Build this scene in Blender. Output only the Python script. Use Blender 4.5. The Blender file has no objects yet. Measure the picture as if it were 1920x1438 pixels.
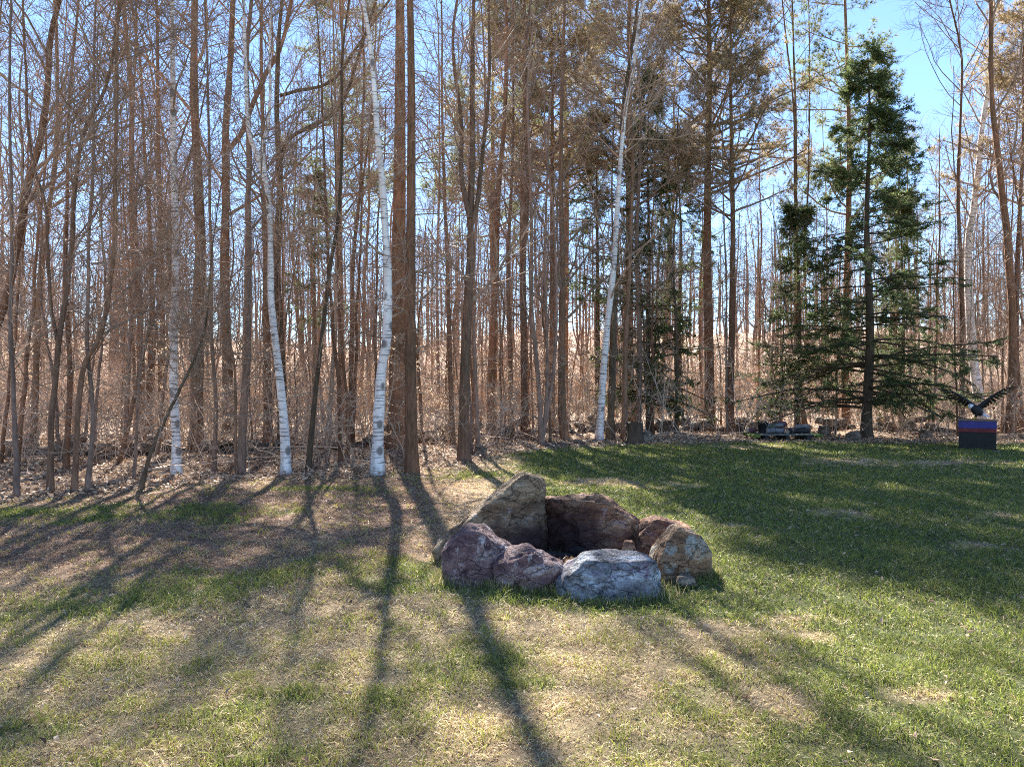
import bpy, bmesh, math, random
import numpy as np
from mathutils import noise, Vector

# ------------------------------------------------------------------ camera, sky, sun, exposure
sc = bpy.context.scene
COL = sc.collection
F, HC, HY = 1450.0, 1.7, 719.0            # focal length in photo pixels, eye height, horizon row
cam_d = bpy.data.cameras.new("camera")
cam_d.sensor_width = 36.0
cam_d.lens = 36.0 * F / 1920.0
cam_d.clip_start, cam_d.clip_end = 0.05, 2000.0
cam = bpy.data.objects.new("camera", cam_d)
cam.location = (0, 0, HC)
cam.rotation_euler = (math.radians(90), 0, 0)
COL.objects.link(cam)
sc.camera = cam

SUN_AZ, SUN_EL = math.radians(-10.5), math.radians(38)      # azimuth from +Y, positive towards +X
world = bpy.data.worlds.new("World"); sc.world = world; world.use_nodes = True
wn = world.node_tree.nodes; wl = world.node_tree.links
bg = wn["Background"]
sky = wn.new("ShaderNodeTexSky"); sky.sky_type = 'NISHITA'; sky.sun_disc = False
sky.sun_elevation = SUN_EL; sky.sun_rotation = SUN_AZ
sky.air_density, sky.dust_density, sky.ozone_density = 0.8, 0.0, 3.6
wl.new(sky.outputs[0], bg.inputs[0]); bg.inputs[1].default_value = 0.056
sun_d = bpy.data.lights.new("sun", 'SUN'); sun_d.energy = 5.0; sun_d.angle = math.radians(0.53)
sun_d.color = (1.0, 0.94, 0.84)
sun = bpy.data.objects.new("sun", sun_d)
sdir = Vector((math.sin(SUN_AZ) * math.cos(SUN_EL), math.cos(SUN_AZ) * math.cos(SUN_EL), math.sin(SUN_EL)))
sun.rotation_euler = sdir.to_track_quat('Z', 'Y').to_euler()
sun.location = sdir * 60
COL.objects.link(sun)
vs = sc.view_settings
vs.view_transform = 'Standard'; vs.look = 'None'; vs.gamma = 1.0; vs.use_curve_mapping = False
vs.exposure = 2.55
sc.cycles.use_adaptive_sampling = False
sc.cycles.max_bounces = 5; sc.cycles.diffuse_bounces = 3; sc.cycles.transmission_bounces = 3
sc.cycles.use_denoising = False; sc.cycles.filter_width = 1.0; sc.cycles.sample_clamp_indirect = 4.0; sc.cycles.sample_clamp_direct = 12.0

RNG = np.random.default_rng(7)

# ------------------------------------------------------------------ helpers
def P(px, py, d):
    return np.array([(px - 960.0) / F * d, d, HC - (py - HY) / F * d])
def dist(yb):
    return F * HC / (yb - HY)

def ground_z(x, y):
    x = np.asarray(x, float); y = np.asarray(y, float)
    z = 0.018 * np.sin(x * 1.3 + 0.6 * y) * np.cos(y * 0.9 - 0.4 * x) + 0.012 * np.sin(3.1 * x - 1.7 * y)
    wood = np.clip((y - edge_y(x)) / 2.5, 0, 1)
    z = z + wood * (0.05 * np.sin(x * 2.1 + y) + 0.05 * np.sin(1.3 * y - x * 0.7))
    t = np.clip((y - 42.0) / 75.0, 0, 1)
    z = z + (t * t * (3 - 2 * t)) * (8.5 + 1.0 * np.sin(x * 0.05) + 0.6 * np.sin(x * 0.13 + 1)) \
        + np.clip((y - 42) / 20, 0, 1) * 0.25 * np.sin(x * 0.4 + y * 0.3)
    return z

EX = np.array([-200, -14, -7.4, -4.6, -2.4, -0.9, 0.8, 3.0, 7.6, 14, 20, 200.0])
EY = np.array([9.5, 10.4, 11.2, 13.3, 14.3, 16.8, 20.0, 21.4, 22.3, 21.6, 21.0, 20.5])
def edge_y(x):
    return np.interp(x, EX, EY)

def mk(name, verts, faces, mat, parent=None, smooth=True, cols=None, loc=None):
    """One mesh object out of a vertex array and an integer face array (all triangles or all quads)."""
    verts = np.ascontiguousarray(verts, dtype=np.float32)
    faces = [np.ascontiguousarray(f, dtype=np.int32) for f in (faces if isinstance(faces, list) else [faces]) if len(f)]
    me = bpy.data.meshes.new(name)
    me.vertices.add(len(verts)); me.vertices.foreach_set("co", verts.ravel())
    nl = sum(f.size for f in faces); npoly = sum(len(f) for f in faces)
    me.loops.add(nl); me.loops.foreach_set("vertex_index", np.concatenate([f.ravel() for f in faces]))
    me.polygons.add(npoly)
    sizes = np.concatenate([np.full(len(f), f.shape[1], np.int32) for f in faces])
    starts = np.concatenate([[0], np.cumsum(sizes)[:-1]]).astype(np.int32)
    me.polygons.foreach_set("loop_start", starts)
    me.polygons.foreach_set("use_smooth", np.full(npoly, smooth))
    if cols is not None:
        a = me.color_attributes.new("col", 'FLOAT_COLOR', 'POINT')
        c = np.ones((len(verts), 4), np.float32); c[:, :3] = cols
        a.data.foreach_set("color", c.ravel())
    me.update(calc_edges=True); me.validate()
    if mat: me.materials.append(mat)
    return link(name, me, parent, loc)

def link(name, me, parent=None, loc=None):
    o = bpy.data.objects.new(name, me); COL.objects.link(o)
    if parent: o.parent = parent
    if loc is not None: o.location = loc
    return o

def tag(o, label=None, cat=None, group=None, kind=None):
    if label: o["label"] = label
    if cat: o["category"] = cat
    if group: o["group"] = group
    if kind: o["kind"] = kind
    return o

def empty(name, loc=(0, 0, 0), rz=0.0):
    o = bpy.data.objects.new(name, None); COL.objects.link(o)
    o.location = loc; o.rotation_euler = (0, 0, rz); o.empty_display_size = 0.2
    return o

def copy_tree(src, loc, rz, s=(1, 1, 1), tilt=(0, 0)):
    c = src.copy(); COL.objects.link(c); c.location = loc
    c.rotation_euler = (tilt[0], tilt[1], rz); c.scale = s
    for ch in src.children:
        k = ch.copy(); COL.objects.link(k); k.parent = c
    return c

def norm(v):
    return v / np.maximum(np.linalg.norm(v, axis=-1, keepdims=True), 1e-9)

def tubes(Pn, R, k):
    """Pn [N,n,3], R [N,n] -> verts, quads of N open tubes with k sides."""
    N, n, _ = Pn.shape
    T = norm(np.gradient(Pn, axis=1))
    whole = norm(Pn[:, -1] - Pn[:, 0])
    ref = np.where(np.abs(whole[:, 2:3]) > 0.8, np.array([[1.0, 0.2, 0]]), np.array([[0, 0, 1.0]]))
    U = norm(np.cross(T, ref[:, None, :])); V = np.cross(T, U)
    a = np.arange(k) * 2 * math.pi / k
    ring = U[:, :, None, :] * np.cos(a)[None, None, :, None] + V[:, :, None, :] * np.sin(a)[None, None, :, None]
    verts = (Pn[:, :, None, :] + ring * R[:, :, None, None]).reshape(-1, 3)
    idx = np.arange(N * n * k).reshape(N, n, k)
    A = idx[:, :-1]; B = np.roll(A, -1, axis=2); D = idx[:, 1:]; C = np.roll(D, -1, axis=2)
    return verts, np.stack([A, B, C, D], -1).reshape(-1, 4)

def ribbons(Pn, R, seed=0):
    """finest twigs: slim flat strips, turned at random"""
    N, n, _ = Pn.shape
    T = Pn[:, -1] - Pn[:, 0]; s = norm(np.cross(T, np.random.default_rng(seed).normal(size=(N, 3))))[:, None, :] * (R * 1.25)[:, :, None]
    if n == 2:
        v = np.stack([Pn[:, 0] - s[:, 0], Pn[:, 0] + s[:, 0], Pn[:, 1]], 1).reshape(-1, 3)
        return v, np.arange(N * 3).reshape(-1, 3)
    v = np.stack([Pn[:, 0] - s[:, 0], Pn[:, 0] + s[:, 0], Pn[:, 1] + s[:, 1], Pn[:, 1] - s[:, 1], Pn[:, 2]], 1).reshape(-1, 3)
    i = np.arange(N)[:, None] * 5
    return v, np.concatenate([i + [0, 1, 2], i + [0, 2, 3], i + [3, 2, 4]])

class Acc:
    def __init__(s): s.v = []; s.q = []; s.t = []; s.c = []; s.n = 0
    def add(s, v, q, col=None):
        (s.q if q.shape[1] == 4 else s.t).append(q + s.n); s.v.append(v); s.n += len(v)
        if col is not None: s.c.append(np.broadcast_to(col, (len(v), 3)))
    def tube(s, Pn, R, k, col=None):
        if len(Pn):
            v, q = tubes(Pn, R, k); s.add(v, q, col)
    def ribbon(s, Pn, R):
        v, t = ribbons(Pn, R, s.n); s.add(v, t)
    def build(s, name, mat, parent=None, smooth=True, loc=None):
        fs = []
        if s.q: fs.append(np.concatenate(s.q))
        if s.t: fs.append(np.concatenate(s.t))
        return mk(name, np.concatenate(s.v), fs, mat, parent, smooth, np.concatenate(s.c) if s.c else None, loc)

def sample(Pn, R, i, t):
    """points, radii and tangents at parameter t (0..1) of curves i"""
    n = Pn.shape[1]; f = np.clip(t, 0, 0.9999) * (n - 1); k = f.astype(int); w = (f - k)[:, None]
    p = Pn[i, k] * (1 - w) + Pn[i, k + 1] * w
    r = R[i, k] * (1 - w[:, 0]) + R[i, k + 1] * w[:, 0]
    return p, r, norm(Pn[i, k + 1] - Pn[i, k])

def grow(rng, Pn, R, per, trange, ang, length, npts, rfac, rmin, up=0.0, wob=0.12, lfall=0.5, flat=None, rmax=9):
    """children of every curve: per each, at angle ang (deg range) to the parent; length(range) in metres"""
    N = len(Pn); i = np.repeat(np.arange(N), per); M = len(i)
    t = rng.uniform(trange[0], trange[1], M)
    p, r, T = sample(Pn, R, i, t)
    rnd = rng.normal(size=(M, 3))
    if flat is not None: rnd[:, 2] *= flat
    side = norm(rnd - T * np.sum(rnd * T, -1, keepdims=True))
    a = np.radians(rng.uniform(ang[0], ang[1], M))[:, None]
    d = norm(T * np.cos(a) + side * np.sin(a))
    L = rng.uniform(length[0], length[1], M) * (1 - lfall * (t - trange[0]) / max(1e-6, trange[1] - trange[0]))
    step = (L / (npts - 1))[:, None]
    out = np.zeros((M, npts, 3)); out[:, 0] = p
    for j in range(1, npts):
        d = norm(d + rng.normal(size=(M, 3)) * wob + np.array([0, 0, up]))
        out[:, j] = out[:, j - 1] + d * step
    r0 = np.clip(r * rfac, rmin, rmax)
    rr = r0[:, None] * np.linspace(1, 0.45, npts)[None]
    return out, np.maximum(rr, rmin * 0.7)

def spline(pts, n):
    """Catmull-Rom through pts, n samples evenly in index"""
    p = np.asarray(pts, float)
    p = np.vstack([2 * p[0] - p[1], p, 2 * p[-1] - p[-2]])
    seg = np.linspace(0, len(p) - 3 - 1e-6, n); k = seg.astype(int); t = (seg - k)[:, None]
    a, b, c, d = p[k], p[k + 1], p[k + 2], p[k + 3]
    return 0.5 * (2 * b + (c - a) * t + (2 * a - 5 * b + 4 * c - d) * t ** 2 + (3 * b - a - 3 * c + d) * t ** 3)

# ------------------------------------------------------------------ materials
def mat(name):
    m = bpy.data.materials.new(name); m.use_nodes = True
    nt = m.node_tree; b = nt.nodes["Principled BSDF"]; b.inputs["Roughness"].default_value = 0.85
    b.inputs["Specular IOR Level"].default_value = 0.25
    return m, nt, b
def node(nt, t, **kw):
    n = nt.nodes.new(t)
    for k, v in kw.items():
        if k.startswith("i_"): n.inputs[k[2:].replace("_", " ")].default_value = v
        else: setattr(n, k, v)
    return n
def ramp(nt, src, stops):
    r = nt.nodes.new("ShaderNodeValToRGB"); cr = r.color_ramp
    while len(cr.elements) < len(stops): cr.elements.new(0.5)
    for e, (p, c) in zip(cr.elements, stops):
        e.position = p; e.color = (*c, 1)
    nt.links.new(src, r.inputs[0]); return r
def mapped(nt, scale, coord="Object"):
    tc = node(nt, "ShaderNodeTexCoord"); mp = node(nt, "ShaderNodeMapping")
    mp.inputs["Scale"].default_value = scale
    nt.links.new(tc.outputs[coord], mp.inputs[0]); return mp
def bump(nt, b, src, strength, dist_):
    bp = node(nt, "ShaderNodeBump"); bp.inputs["Strength"].default_value = strength; bp.inputs["Distance"].default_value = dist_
    nt.links.new(src, bp.inputs["Height"]); nt.links.new(bp.outputs[0], b.inputs["Normal"])

def bark(name, dark, light, sx=14, sz=2.2, bs=0.9, moss=None):
    m, nt, b = mat(name)
    mp = mapped(nt, (sx, sx, sz))
    n1 = node(nt, "ShaderNodeTexNoise", i_Scale=1.6, i_Detail=6.0, i_Roughness=0.7)
    nt.links.new(mp.outputs[0], n1.inputs["Vector"])
    mid = tuple((a + c) / 2 for a, c in zip(dark, light))
    r = ramp(nt, n1.outputs["Fac"], [(0.3, dark), (0.52, mid), (0.72, light)])
    mp2 = mapped(nt, (1.1, 1.1, 0.45))
    n2 = node(nt, "ShaderNodeTexNoise", i_Scale=1.5, i_Detail=3.0)
    nt.links.new(mp2.outputs[0], n2.inputs["Vector"])
    mx = node(nt, "ShaderNodeMix", data_type='RGBA', blend_type='MULTIPLY')
    mx.inputs[0].default_value = 1.0
    r2 = ramp(nt, n2.outputs["Fac"], [(0.3, (0.62, 0.66, 0.62)), (0.7, (1.25, 1.15, 1.1))])
    nt.links.new(r.outputs[0], mx.inputs[6]); nt.links.new(r2.outputs[0], mx.inputs[7])
    oi = node(nt, "ShaderNodeObjectInfo")
    r3 = ramp(nt, oi.outputs["Random"], [(0.0, (0.72, 0.7, 0.72)), (0.5, (1, 0.96, 0.92)), (1.0, (1.3, 1.18, 1.1))])
    mx2 = node(nt, "ShaderNodeMix", data_type='RGBA', blend_type='MULTIPLY'); mx2.inputs[0].default_value = 1.0
    nt.links.new(mx.outputs[2], mx2.inputs[6]); nt.links.new(r3.outputs[0], mx2.inputs[7])
    nt.links.new(mx2.outputs[2], b.inputs["Base Color"])
    bump(nt, b, n1.outputs["Fac"], bs, 0.03)
    return m
BARK_MAPLE = bark("bark_maple", (0.1, 0.062, 0.044), (0.34, 0.225, 0.16))
BARK_GREY = bark("bark_grey", (0.13, 0.092, 0.08), (0.36, 0.27, 0.23), 9, 3.0, 0.4)
BARK_PINE = bark("bark_pine", (0.1, 0.054, 0.035), (0.34, 0.2, 0.13), 12, 2.6, 1.2)
BARK_DARK = bark("bark_dark", (0.055, 0.042, 0.03), (0.18, 0.14, 0.1), 16, 3.0, 1.0)
TWIG = bark("twig_bark", (0.18, 0.13, 0.105), (0.5, 0.385, 0.31), 6, 6, 0.1)
TWIG_PALE = bark("pale_twig_bark", (0.42, 0.33, 0.26), (0.76, 0.63, 0.52), 6, 6, 0.1)

def birch_bark():
    m, nt, b = mat("bark_birch")
    mp = mapped(nt, (2.2, 2.2, 26))
    n1 = node(nt, "ShaderNodeTexNoise", i_Scale=1.4, i_Detail=4.0, i_Roughness=0.6); nt.links.new(mp.outputs[0], n1.inputs["Vector"])
    lent = ramp(nt, n1.outputs["Fac"], [(0.55, (0, 0, 0)), (0.61, (1, 1, 1))])
    mp2 = mapped(nt, (3.0, 3.0, 2.2)); n2 = node(nt, "ShaderNodeTexVoronoi", i_Scale=1.1); nt.links.new(mp2.outputs[0], n2.inputs["Vector"])
    scar = ramp(nt, n2.outputs["Distance"], [(0.16, (1, 1, 1)), (0.26, (0, 0, 0))])
    mp3 = mapped(nt, (4, 4, 1.2)); n3 = node(nt, "ShaderNodeTexNoise", i_Scale=1.5, i_Detail=4.0); nt.links.new(mp3.outputs[0], n3.inputs["Vector"])
    base = ramp(nt, n3.outputs["Fac"], [(0.3, (0.62, 0.56, 0.55)), (0.55, (0.8, 0.77, 0.76)), (0.75, (0.9, 0.88, 0.86))])
    mm = node(nt, "ShaderNodeMath", operation='MAXIMUM'); nt.links.new(lent.outputs[0], mm.inputs[0]); nt.links.new(scar.outputs[0], mm.inputs[1])
    mu = node(nt, "ShaderNodeMath", operation='MULTIPLY'); nt.links.new(mm.outputs[0], mu.inputs[0]); mu.inputs[1].default_value = 0.8
    mx = node(nt, "ShaderNodeMix", data_type='RGBA'); nt.links.new(mu.outputs[0], mx.inputs[0])
    nt.links.new(base.outputs[0], mx.inputs[6]); mx.inputs[7].default_value = (0.07, 0.055, 0.05, 1)
    # rough dark bark round the foot of the stem
    tc = node(nt, "ShaderNodeTexCoord"); sp = node(nt, "ShaderNodeSeparateXYZ"); nt.links.new(tc.outputs["Object"], sp.inputs[0])
    ad = node(nt, "ShaderNodeMath", operation='MULTIPLY_ADD'); nt.links.new(n3.outputs["Fac"], ad.inputs[0]); ad.inputs[1].default_value = 1.2
    nt.links.new(sp.outputs[2], ad.inputs[2])
    foot = ramp(nt, ad.outputs[0], [(0.55, (0.75, 0.75, 0.75)), (0.95, (0, 0, 0))])
    mx2 = node(nt, "ShaderNodeMix", data_type='RGBA'); nt.links.new(foot.outputs[0], mx2.inputs[0])
    nt.links.new(mx.outputs[2], mx2.inputs[6]); mx2.inputs[7].default_value = (0.2, 0.15, 0.13, 1)
    nt.links.new(mx2.outputs[2], b.inputs["Base Color"]); b.inputs["Roughness"].default_value = 0.6
    bump(nt, b, n1.outputs["Fac"], 0.3, 0.01)
    return m
BARK_BIRCH = birch_bark()

def leafy(name, trans=0.45, rough=0.55, attr=True, stops=None, var=0.35):
    """thin leaf, needle or blade: light passes through it"""
    m, nt, b = mat(name); nt.nodes.remove(b)
    out = [n for n in nt.nodes if n.type == 'OUTPUT_MATERIAL'][0]
    if attr:
        at = node(nt, "ShaderNodeAttribute", attribute_name="col"); src = at.outputs["Color"]
    else:
        g = node(nt, "ShaderNodeNewGeometry"); src = ramp(nt, g.outputs["Random Per Island"], stops).outputs[0]
    pb = node(nt, "ShaderNodeBsdfPrincipled"); pb.inputs["Roughness"].default_value = rough; pb.inputs["Specular IOR Level"].default_value = 0.3
    tr = node(nt, "ShaderNodeBsdfTranslucent"); mx = node(nt, "ShaderNodeMixShader"); mx.inputs[0].default_value = trans
    nt.links.new(src, pb.inputs["Base Color"]); nt.links.new(src, tr.inputs[0])
    nt.links.new(pb.outputs[0], mx.inputs[1]); nt.links.new(tr.outputs[0], mx.inputs[2]); nt.links.new(mx.outputs[0], out.inputs[0])
    return m
GRASS = leafy("grass_blades", 0.42, 0.5)
LITTER = leafy("leaf_litter", 0.2, 0.6)
BEECH = leafy("dry_beech_leaves", 0.45, 0.6, False, [(0, (0.42, 0.3, 0.2)), (0.5, (0.58, 0.45, 0.32)), (1, (0.72, 0.6, 0.47))])
PINE_N = leafy("pine_needles", 0.58, 0.7, False, [(0, (0.07, 0.1, 0.04)), (0.45, (0.15, 0.185, 0.075)), (0.8, (0.25, 0.28, 0.13)), (1, (0.32, 0.23, 0.13))])
PINE_W = leafy("brown_pine_needles", 0.6, 0.7, False, [(0, (0.14, 0.15, 0.06)), (0.35, (0.3, 0.24, 0.13)), (0.7, (0.44, 0.28, 0.17)), (1, (0.28, 0.29, 0.15))])
HEM_N = leafy("hemlock_needles", 0.5, 0.7, False, [(0, (0.05, 0.085, 0.03)), (0.55, (0.11, 0.155, 0.06)), (0.9, (0.2, 0.24, 0.1)), (1, (0.3, 0.2, 0.1))])

def rock(name, cols, lichen=(0.42, 0.43, 0.36), lf=0.62, sc_=3.0, strata=(1, 1, 2.5), pit_shade=None):
    m, nt, b = mat(name)
    mp = mapped(nt, strata)
    n1 = node(nt, "ShaderNodeTexNoise", i_Scale=sc_, i_Detail=8.0, i_Roughness=0.68); nt.links.new(mp.outputs[0], n1.inputs["Vector"])
    r = ramp(nt, n1.outputs["Fac"], [(0.34, cols[0]), (0.46, cols[1]), (0.55, cols[2]), (0.66, cols[3])])
    mp2 = mapped(nt, (1, 1, 1)); n2 = node(nt, "ShaderNodeTexNoise", i_Scale=5.5, i_Detail=7.0, i_Roughness=0.72, i_Distortion=0.6); nt.links.new(mp2.outputs[0], n2.inputs["Vector"])
    k = ramp(nt, n2.outputs["Fac"], [(lf - 0.04, (0, 0, 0)), (lf + 0.05, (1, 1, 1))])
    mx = node(nt, "ShaderNodeMix", data_type='RGBA'); nt.links.new(k.outputs[0], mx.inputs[0])
    nt.links.new(r.outputs[0], mx.inputs[6]); mx.inputs[7].default_value = (*lichen, 1)
    n3 = node(nt, "ShaderNodeTexNoise", i_Scale=60.0, i_Detail=3.0); nt.links.new(mp2.outputs[0], n3.inputs["Vector"])
    sp = ramp(nt, n3.outputs["Fac"], [(0.3, (0.6, 0.6, 0.6)), (0.7, (1.3, 1.3, 1.3))])
    mx2 = node(nt, "ShaderNodeMix", data_type='RGBA', blend_type='MULTIPLY'); mx2.inputs[0].default_value = 1
    nt.links.new(mx.outputs[2], mx2.inputs[6]); nt.links.new(sp.outputs[0], mx2.inputs[7])
    vc = node(nt, "ShaderNodeTexVoronoi", feature='DISTANCE_TO_EDGE', i_Scale=4.5)
    wv = node(nt, "ShaderNodeMix", data_type='VECTOR'); wv.inputs[0].default_value = 0.22; nt.links.new(mp.outputs[0], wv.inputs[4]); nt.links.new(n2.outputs["Color"], wv.inputs[5]); nt.links.new(wv.outputs[1], vc.inputs["Vector"])
    cr = ramp(nt, vc.outputs["Distance"], [(0.0, (0.3, 0.28, 0.27)), (0.022, (1, 1, 1))])
    mxc = node(nt, "ShaderNodeMix", data_type='RGBA', blend_type='MULTIPLY'); mxc.inputs[0].default_value = 0.45
    nt.links.new(mx2.outputs[2], mxc.inputs[6]); nt.links.new(cr.outputs[0], mxc.inputs[7]); mx2 = mxc
    last = mx2
    if pit_shade is not None:                       # shadow of the pit painted into the colour: centre in object space, reach
        tc = node(nt, "ShaderNodeTexCoord"); vm = node(nt, "ShaderNodeVectorMath", operation='DISTANCE'); nt.links.new(tc.outputs["Object"], vm.inputs[0]); vm.inputs[1].default_value = pit_shade[0]
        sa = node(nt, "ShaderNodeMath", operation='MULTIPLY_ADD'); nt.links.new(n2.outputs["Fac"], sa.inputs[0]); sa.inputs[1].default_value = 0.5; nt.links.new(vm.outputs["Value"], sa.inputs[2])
        sr_ = ramp(nt, sa.outputs[0], [(pit_shade[1] * 0.75, (0.93, 0.93, 0.93)), (pit_shade[1] * 1.25, (0, 0, 0))])
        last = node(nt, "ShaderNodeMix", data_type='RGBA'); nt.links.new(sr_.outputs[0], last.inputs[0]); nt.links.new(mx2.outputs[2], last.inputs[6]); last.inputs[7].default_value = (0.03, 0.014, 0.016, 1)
    nt.links.new(last.outputs[2], b.inputs["Base Color"])
    mxh = node(nt, "ShaderNodeMath", operation='MULTIPLY_ADD'); nt.links.new(n3.outputs["Fac"], mxh.inputs[0]); mxh.inputs[1].default_value = 0.25
    nt.links.new(n1.outputs["Fac"], mxh.inputs[2])
    mcr = node(nt, "ShaderNodeMath", operation='MULTIPLY_ADD'); nt.links.new(cr.outputs[0], mcr.inputs[0]); mcr.inputs[1].default_value = 0.3; nt.links.new(mxh.outputs[0], mcr.inputs[2])
    bump(nt, b, mcr.outputs[0], 1.0, 0.06); b.inputs["Roughness"].default_value = 0.8
    return m
ROCK_TAN = rock("rock_tan", [(0.1, 0.06, 0.04), (0.2, 0.13, 0.08), (0.32, 0.225, 0.14), (0.5, 0.4, 0.29)], (0.4, 0.36, 0.36), 0.64)
ROCK_SHADE_A = rock("rock_tan_painted_shade", [(0.1, 0.06, 0.04), (0.2, 0.13, 0.08), (0.32, 0.225, 0.14), (0.5, 0.4, 0.29)], (0.4, 0.36, 0.36), 0.64, pit_shade=((0.38, -0.3, -0.3), 0.72))  # tan rock, its pit-facing side darkened with painted shade
ROCK_SHADE_B = rock("rock_rust_painted_shade", [(0.1, 0.04, 0.034), (0.23, 0.115, 0.07), (0.36, 0.2, 0.115), (0.52, 0.36, 0.24)], (0.3, 0.2, 0.21), 0.6, pit_shade=((-0.42, -0.3, -0.12), 0.72))  # rust rock, its pit-facing side darkened with painted shade
ROCK_MAUVE = rock("rock_mauve", [(0.085, 0.045, 0.05), (0.17, 0.1, 0.105), (0.27, 0.185, 0.175), (0.5, 0.42, 0.4)], (0.55, 0.5, 0.5), 0.6)
ROCK_RUST = rock("rock_rust", [(0.1, 0.04, 0.034), (0.23, 0.115, 0.07), (0.36, 0.2, 0.115), (0.52, 0.36, 0.24)], (0.3, 0.2, 0.21), 0.6)
ROCK_BLUE = rock("rock_blue_grey", [(0.09, 0.085, 0.09), (0.2, 0.205, 0.225), (0.34, 0.37, 0.41), (0.62, 0.68, 0.74)], (0.2, 0.155, 0.2), 0.57, 3.5)
ROCK_LICHEN = rock("rock_brown_lichen", [(0.1, 0.055, 0.035), (0.24, 0.14, 0.08), (0.36, 0.225, 0.135), (0.46, 0.35, 0.25)], (0.34, 0.33, 0.29), 0.54)
ROCK_WALL = rock("rock_wall", [(0.07, 0.052, 0.042), (0.17, 0.13, 0.1), (0.28, 0.22, 0.17), (0.42, 0.35, 0.29)], (0.3, 0.3, 0.26), 0.64)

def plain(name, col, rough=0.6, var=0.25, scale=9.0):
    m, nt, b = mat(name)
    mp = mapped(nt, (1, 1, 1)); n1 = node(nt, "ShaderNodeTexNoise", i_Scale=scale, i_Detail=5.0); nt.links.new(mp.outputs[0], n1.inputs["Vector"])
    r = ramp(nt, n1.outputs["Fac"], [(0.3, tuple(c * (1 - var) for c in col)), (0.7, tuple(min(1, c * (1 + var)) for c in col))])
    nt.links.new(r.outputs[0], b.inputs["Base Color"]); b.inputs["Roughness"].default_value = rough
    bump(nt, b, n1.outputs["Fac"], 0.3, 0.01)
    return m

def ground_mat():
    m, nt, b = mat("ground_soil")
    at = node(nt, "ShaderNodeAttribute", attribute_name="col")
    mp = mapped(nt, (1, 1, 1))
    n1 = node(nt, "ShaderNodeTexNoise", i_Scale=38.0, i_Detail=8.0, i_Roughness=0.75); nt.links.new(mp.outputs[0], n1.inputs["Vector"])
    r = ramp(nt, n1.outputs["Fac"], [(0.28, (0.45, 0.42, 0.4)), (0.5, (0.95, 0.95, 0.95)), (0.72, (1.5, 1.48, 1.42))])
    mx = node(nt, "ShaderNodeMix", data_type='RGBA', blend_type='MULTIPLY'); mx.inputs[0].default_value = 1
    nt.links.new(at.outputs["Color"], mx.inputs[6]); nt.links.new(r.outputs[0], mx.inputs[7])
    nt.links.new(mx.outputs[2], b.inputs["Base Color"]); b.inputs["Roughness"].default_value = 0.95
    bump(nt, b, n1.outputs["Fac"], 0.9, 0.03)
    return m
GROUND = ground_mat()

# ------------------------------------------------------------------ how green the lawn is, and ground sheet
def vnoise(x, y, s, seed=0):
    """smooth value noise, vectorised"""
    r = np.random.default_rng(seed).random((64, 64))
    u = np.asarray(x) / s; v = np.asarray(y) / s
    i = np.floor(u).astype(int); j = np.floor(v).astype(int); fu = u - i; fv = v - j
    fu = fu * fu * (3 - 2 * fu); fv = fv * fv * (3 - 2 * fv)
    g = lambda a, c: r[a % 64, c % 64]
    return (g(i, j) * (1 - fu) + g(i + 1, j) * fu) * (1 - fv) + (g(i, j + 1) * (1 - fu) + g(i + 1, j + 1) * fu) * fv
def fbm(x, y, s, seed=0):
    return (vnoise(x, y, s, seed) + 0.5 * vnoise(x, y, s / 2.1, seed + 1) + 0.25 * vnoise(x, y, s / 4.3, seed + 2)) / 1.75

def gpt(px, py):
    d = dist(py); return ((px - 960) / F * d, d)
BX = np.array([1.15, 1.3, 1.5, 0.5, -0.55, -0.6, -0.2, 0.2, 0.0, 0.0]); BY = np.array([3.0, 4.2, 5.4, 5.75, 6.0, 7.0, 9.0, 13.0, 18.0, 24.0])
BLOBS = [(*gpt(330, 1110), 1.0, 0.75, 0.85), (*gpt(460, 1100), 0.7, 0.6, 0.8), (*gpt(120, 965), 2.4, 0.7, 0.8), (*gpt(330, 960), 1.4, 0.6, 0.7), (*gpt(640, 1060), 0.6, 0.8, 0.6),
         (*gpt(800, 1090), 0.55, 0.7, 0.9), (*gpt(110, 1350), 0.2, 0.3, 0.8), (*gpt(470, 1350), 0.3, 0.22, 0.6), (*gpt(230, 1150), 0.3, 0.3, 0.6),
         (*gpt(620, 918), 1.3, 0.35, 0.8), (*gpt(850, 890), 1.2, 0.8, 0.7), (*gpt(1000, 1240), 0.5, 0.5, 0.25), (*gpt(1100, 1180), 0.6, 0.4, 0.35),
         (*gpt(700, 1160), 1.0, 0.5, 0.2), (*gpt(1380, 1330), 0.25, 0.2, 0.5), (*gpt(980, 1290), 0.16, 0.16, 0.7), (*gpt(840, 1430), 0.3, 0.2, 0.35)]
BARE = [(*gpt(1500, 1195), 0.22, 0.13), (*gpt(1730, 1310), 0.22, 0.12), (*gpt(1680, 870), 1.6, 0.5), (*gpt(1560, 865), 0.9, 0.5), (*gpt(1830, 868), 1.2, 0.5), (*gpt(1380, 838), 1.6, 0.5),
        (*gpt(1150, 905), 1.0, 0.6), (*gpt(1270, 915), 0.5, 0.4), (*gpt(1580, 965), 0.35, 0.3), (*gpt(1850, 970), 0.35, 0.25), (*gpt(1850, 1025), 0.3, 0.2), (*gpt(1570, 1155), 0.18, 0.14),
        (*gpt(1080, 905), 0.8, 0.5), (*gpt(1380, 985), 0.25, 0.2), (*gpt(1440, 1320), 0.22, 0.2), (*gpt(1450, 1165), 0.18, 0.1)]
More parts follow.
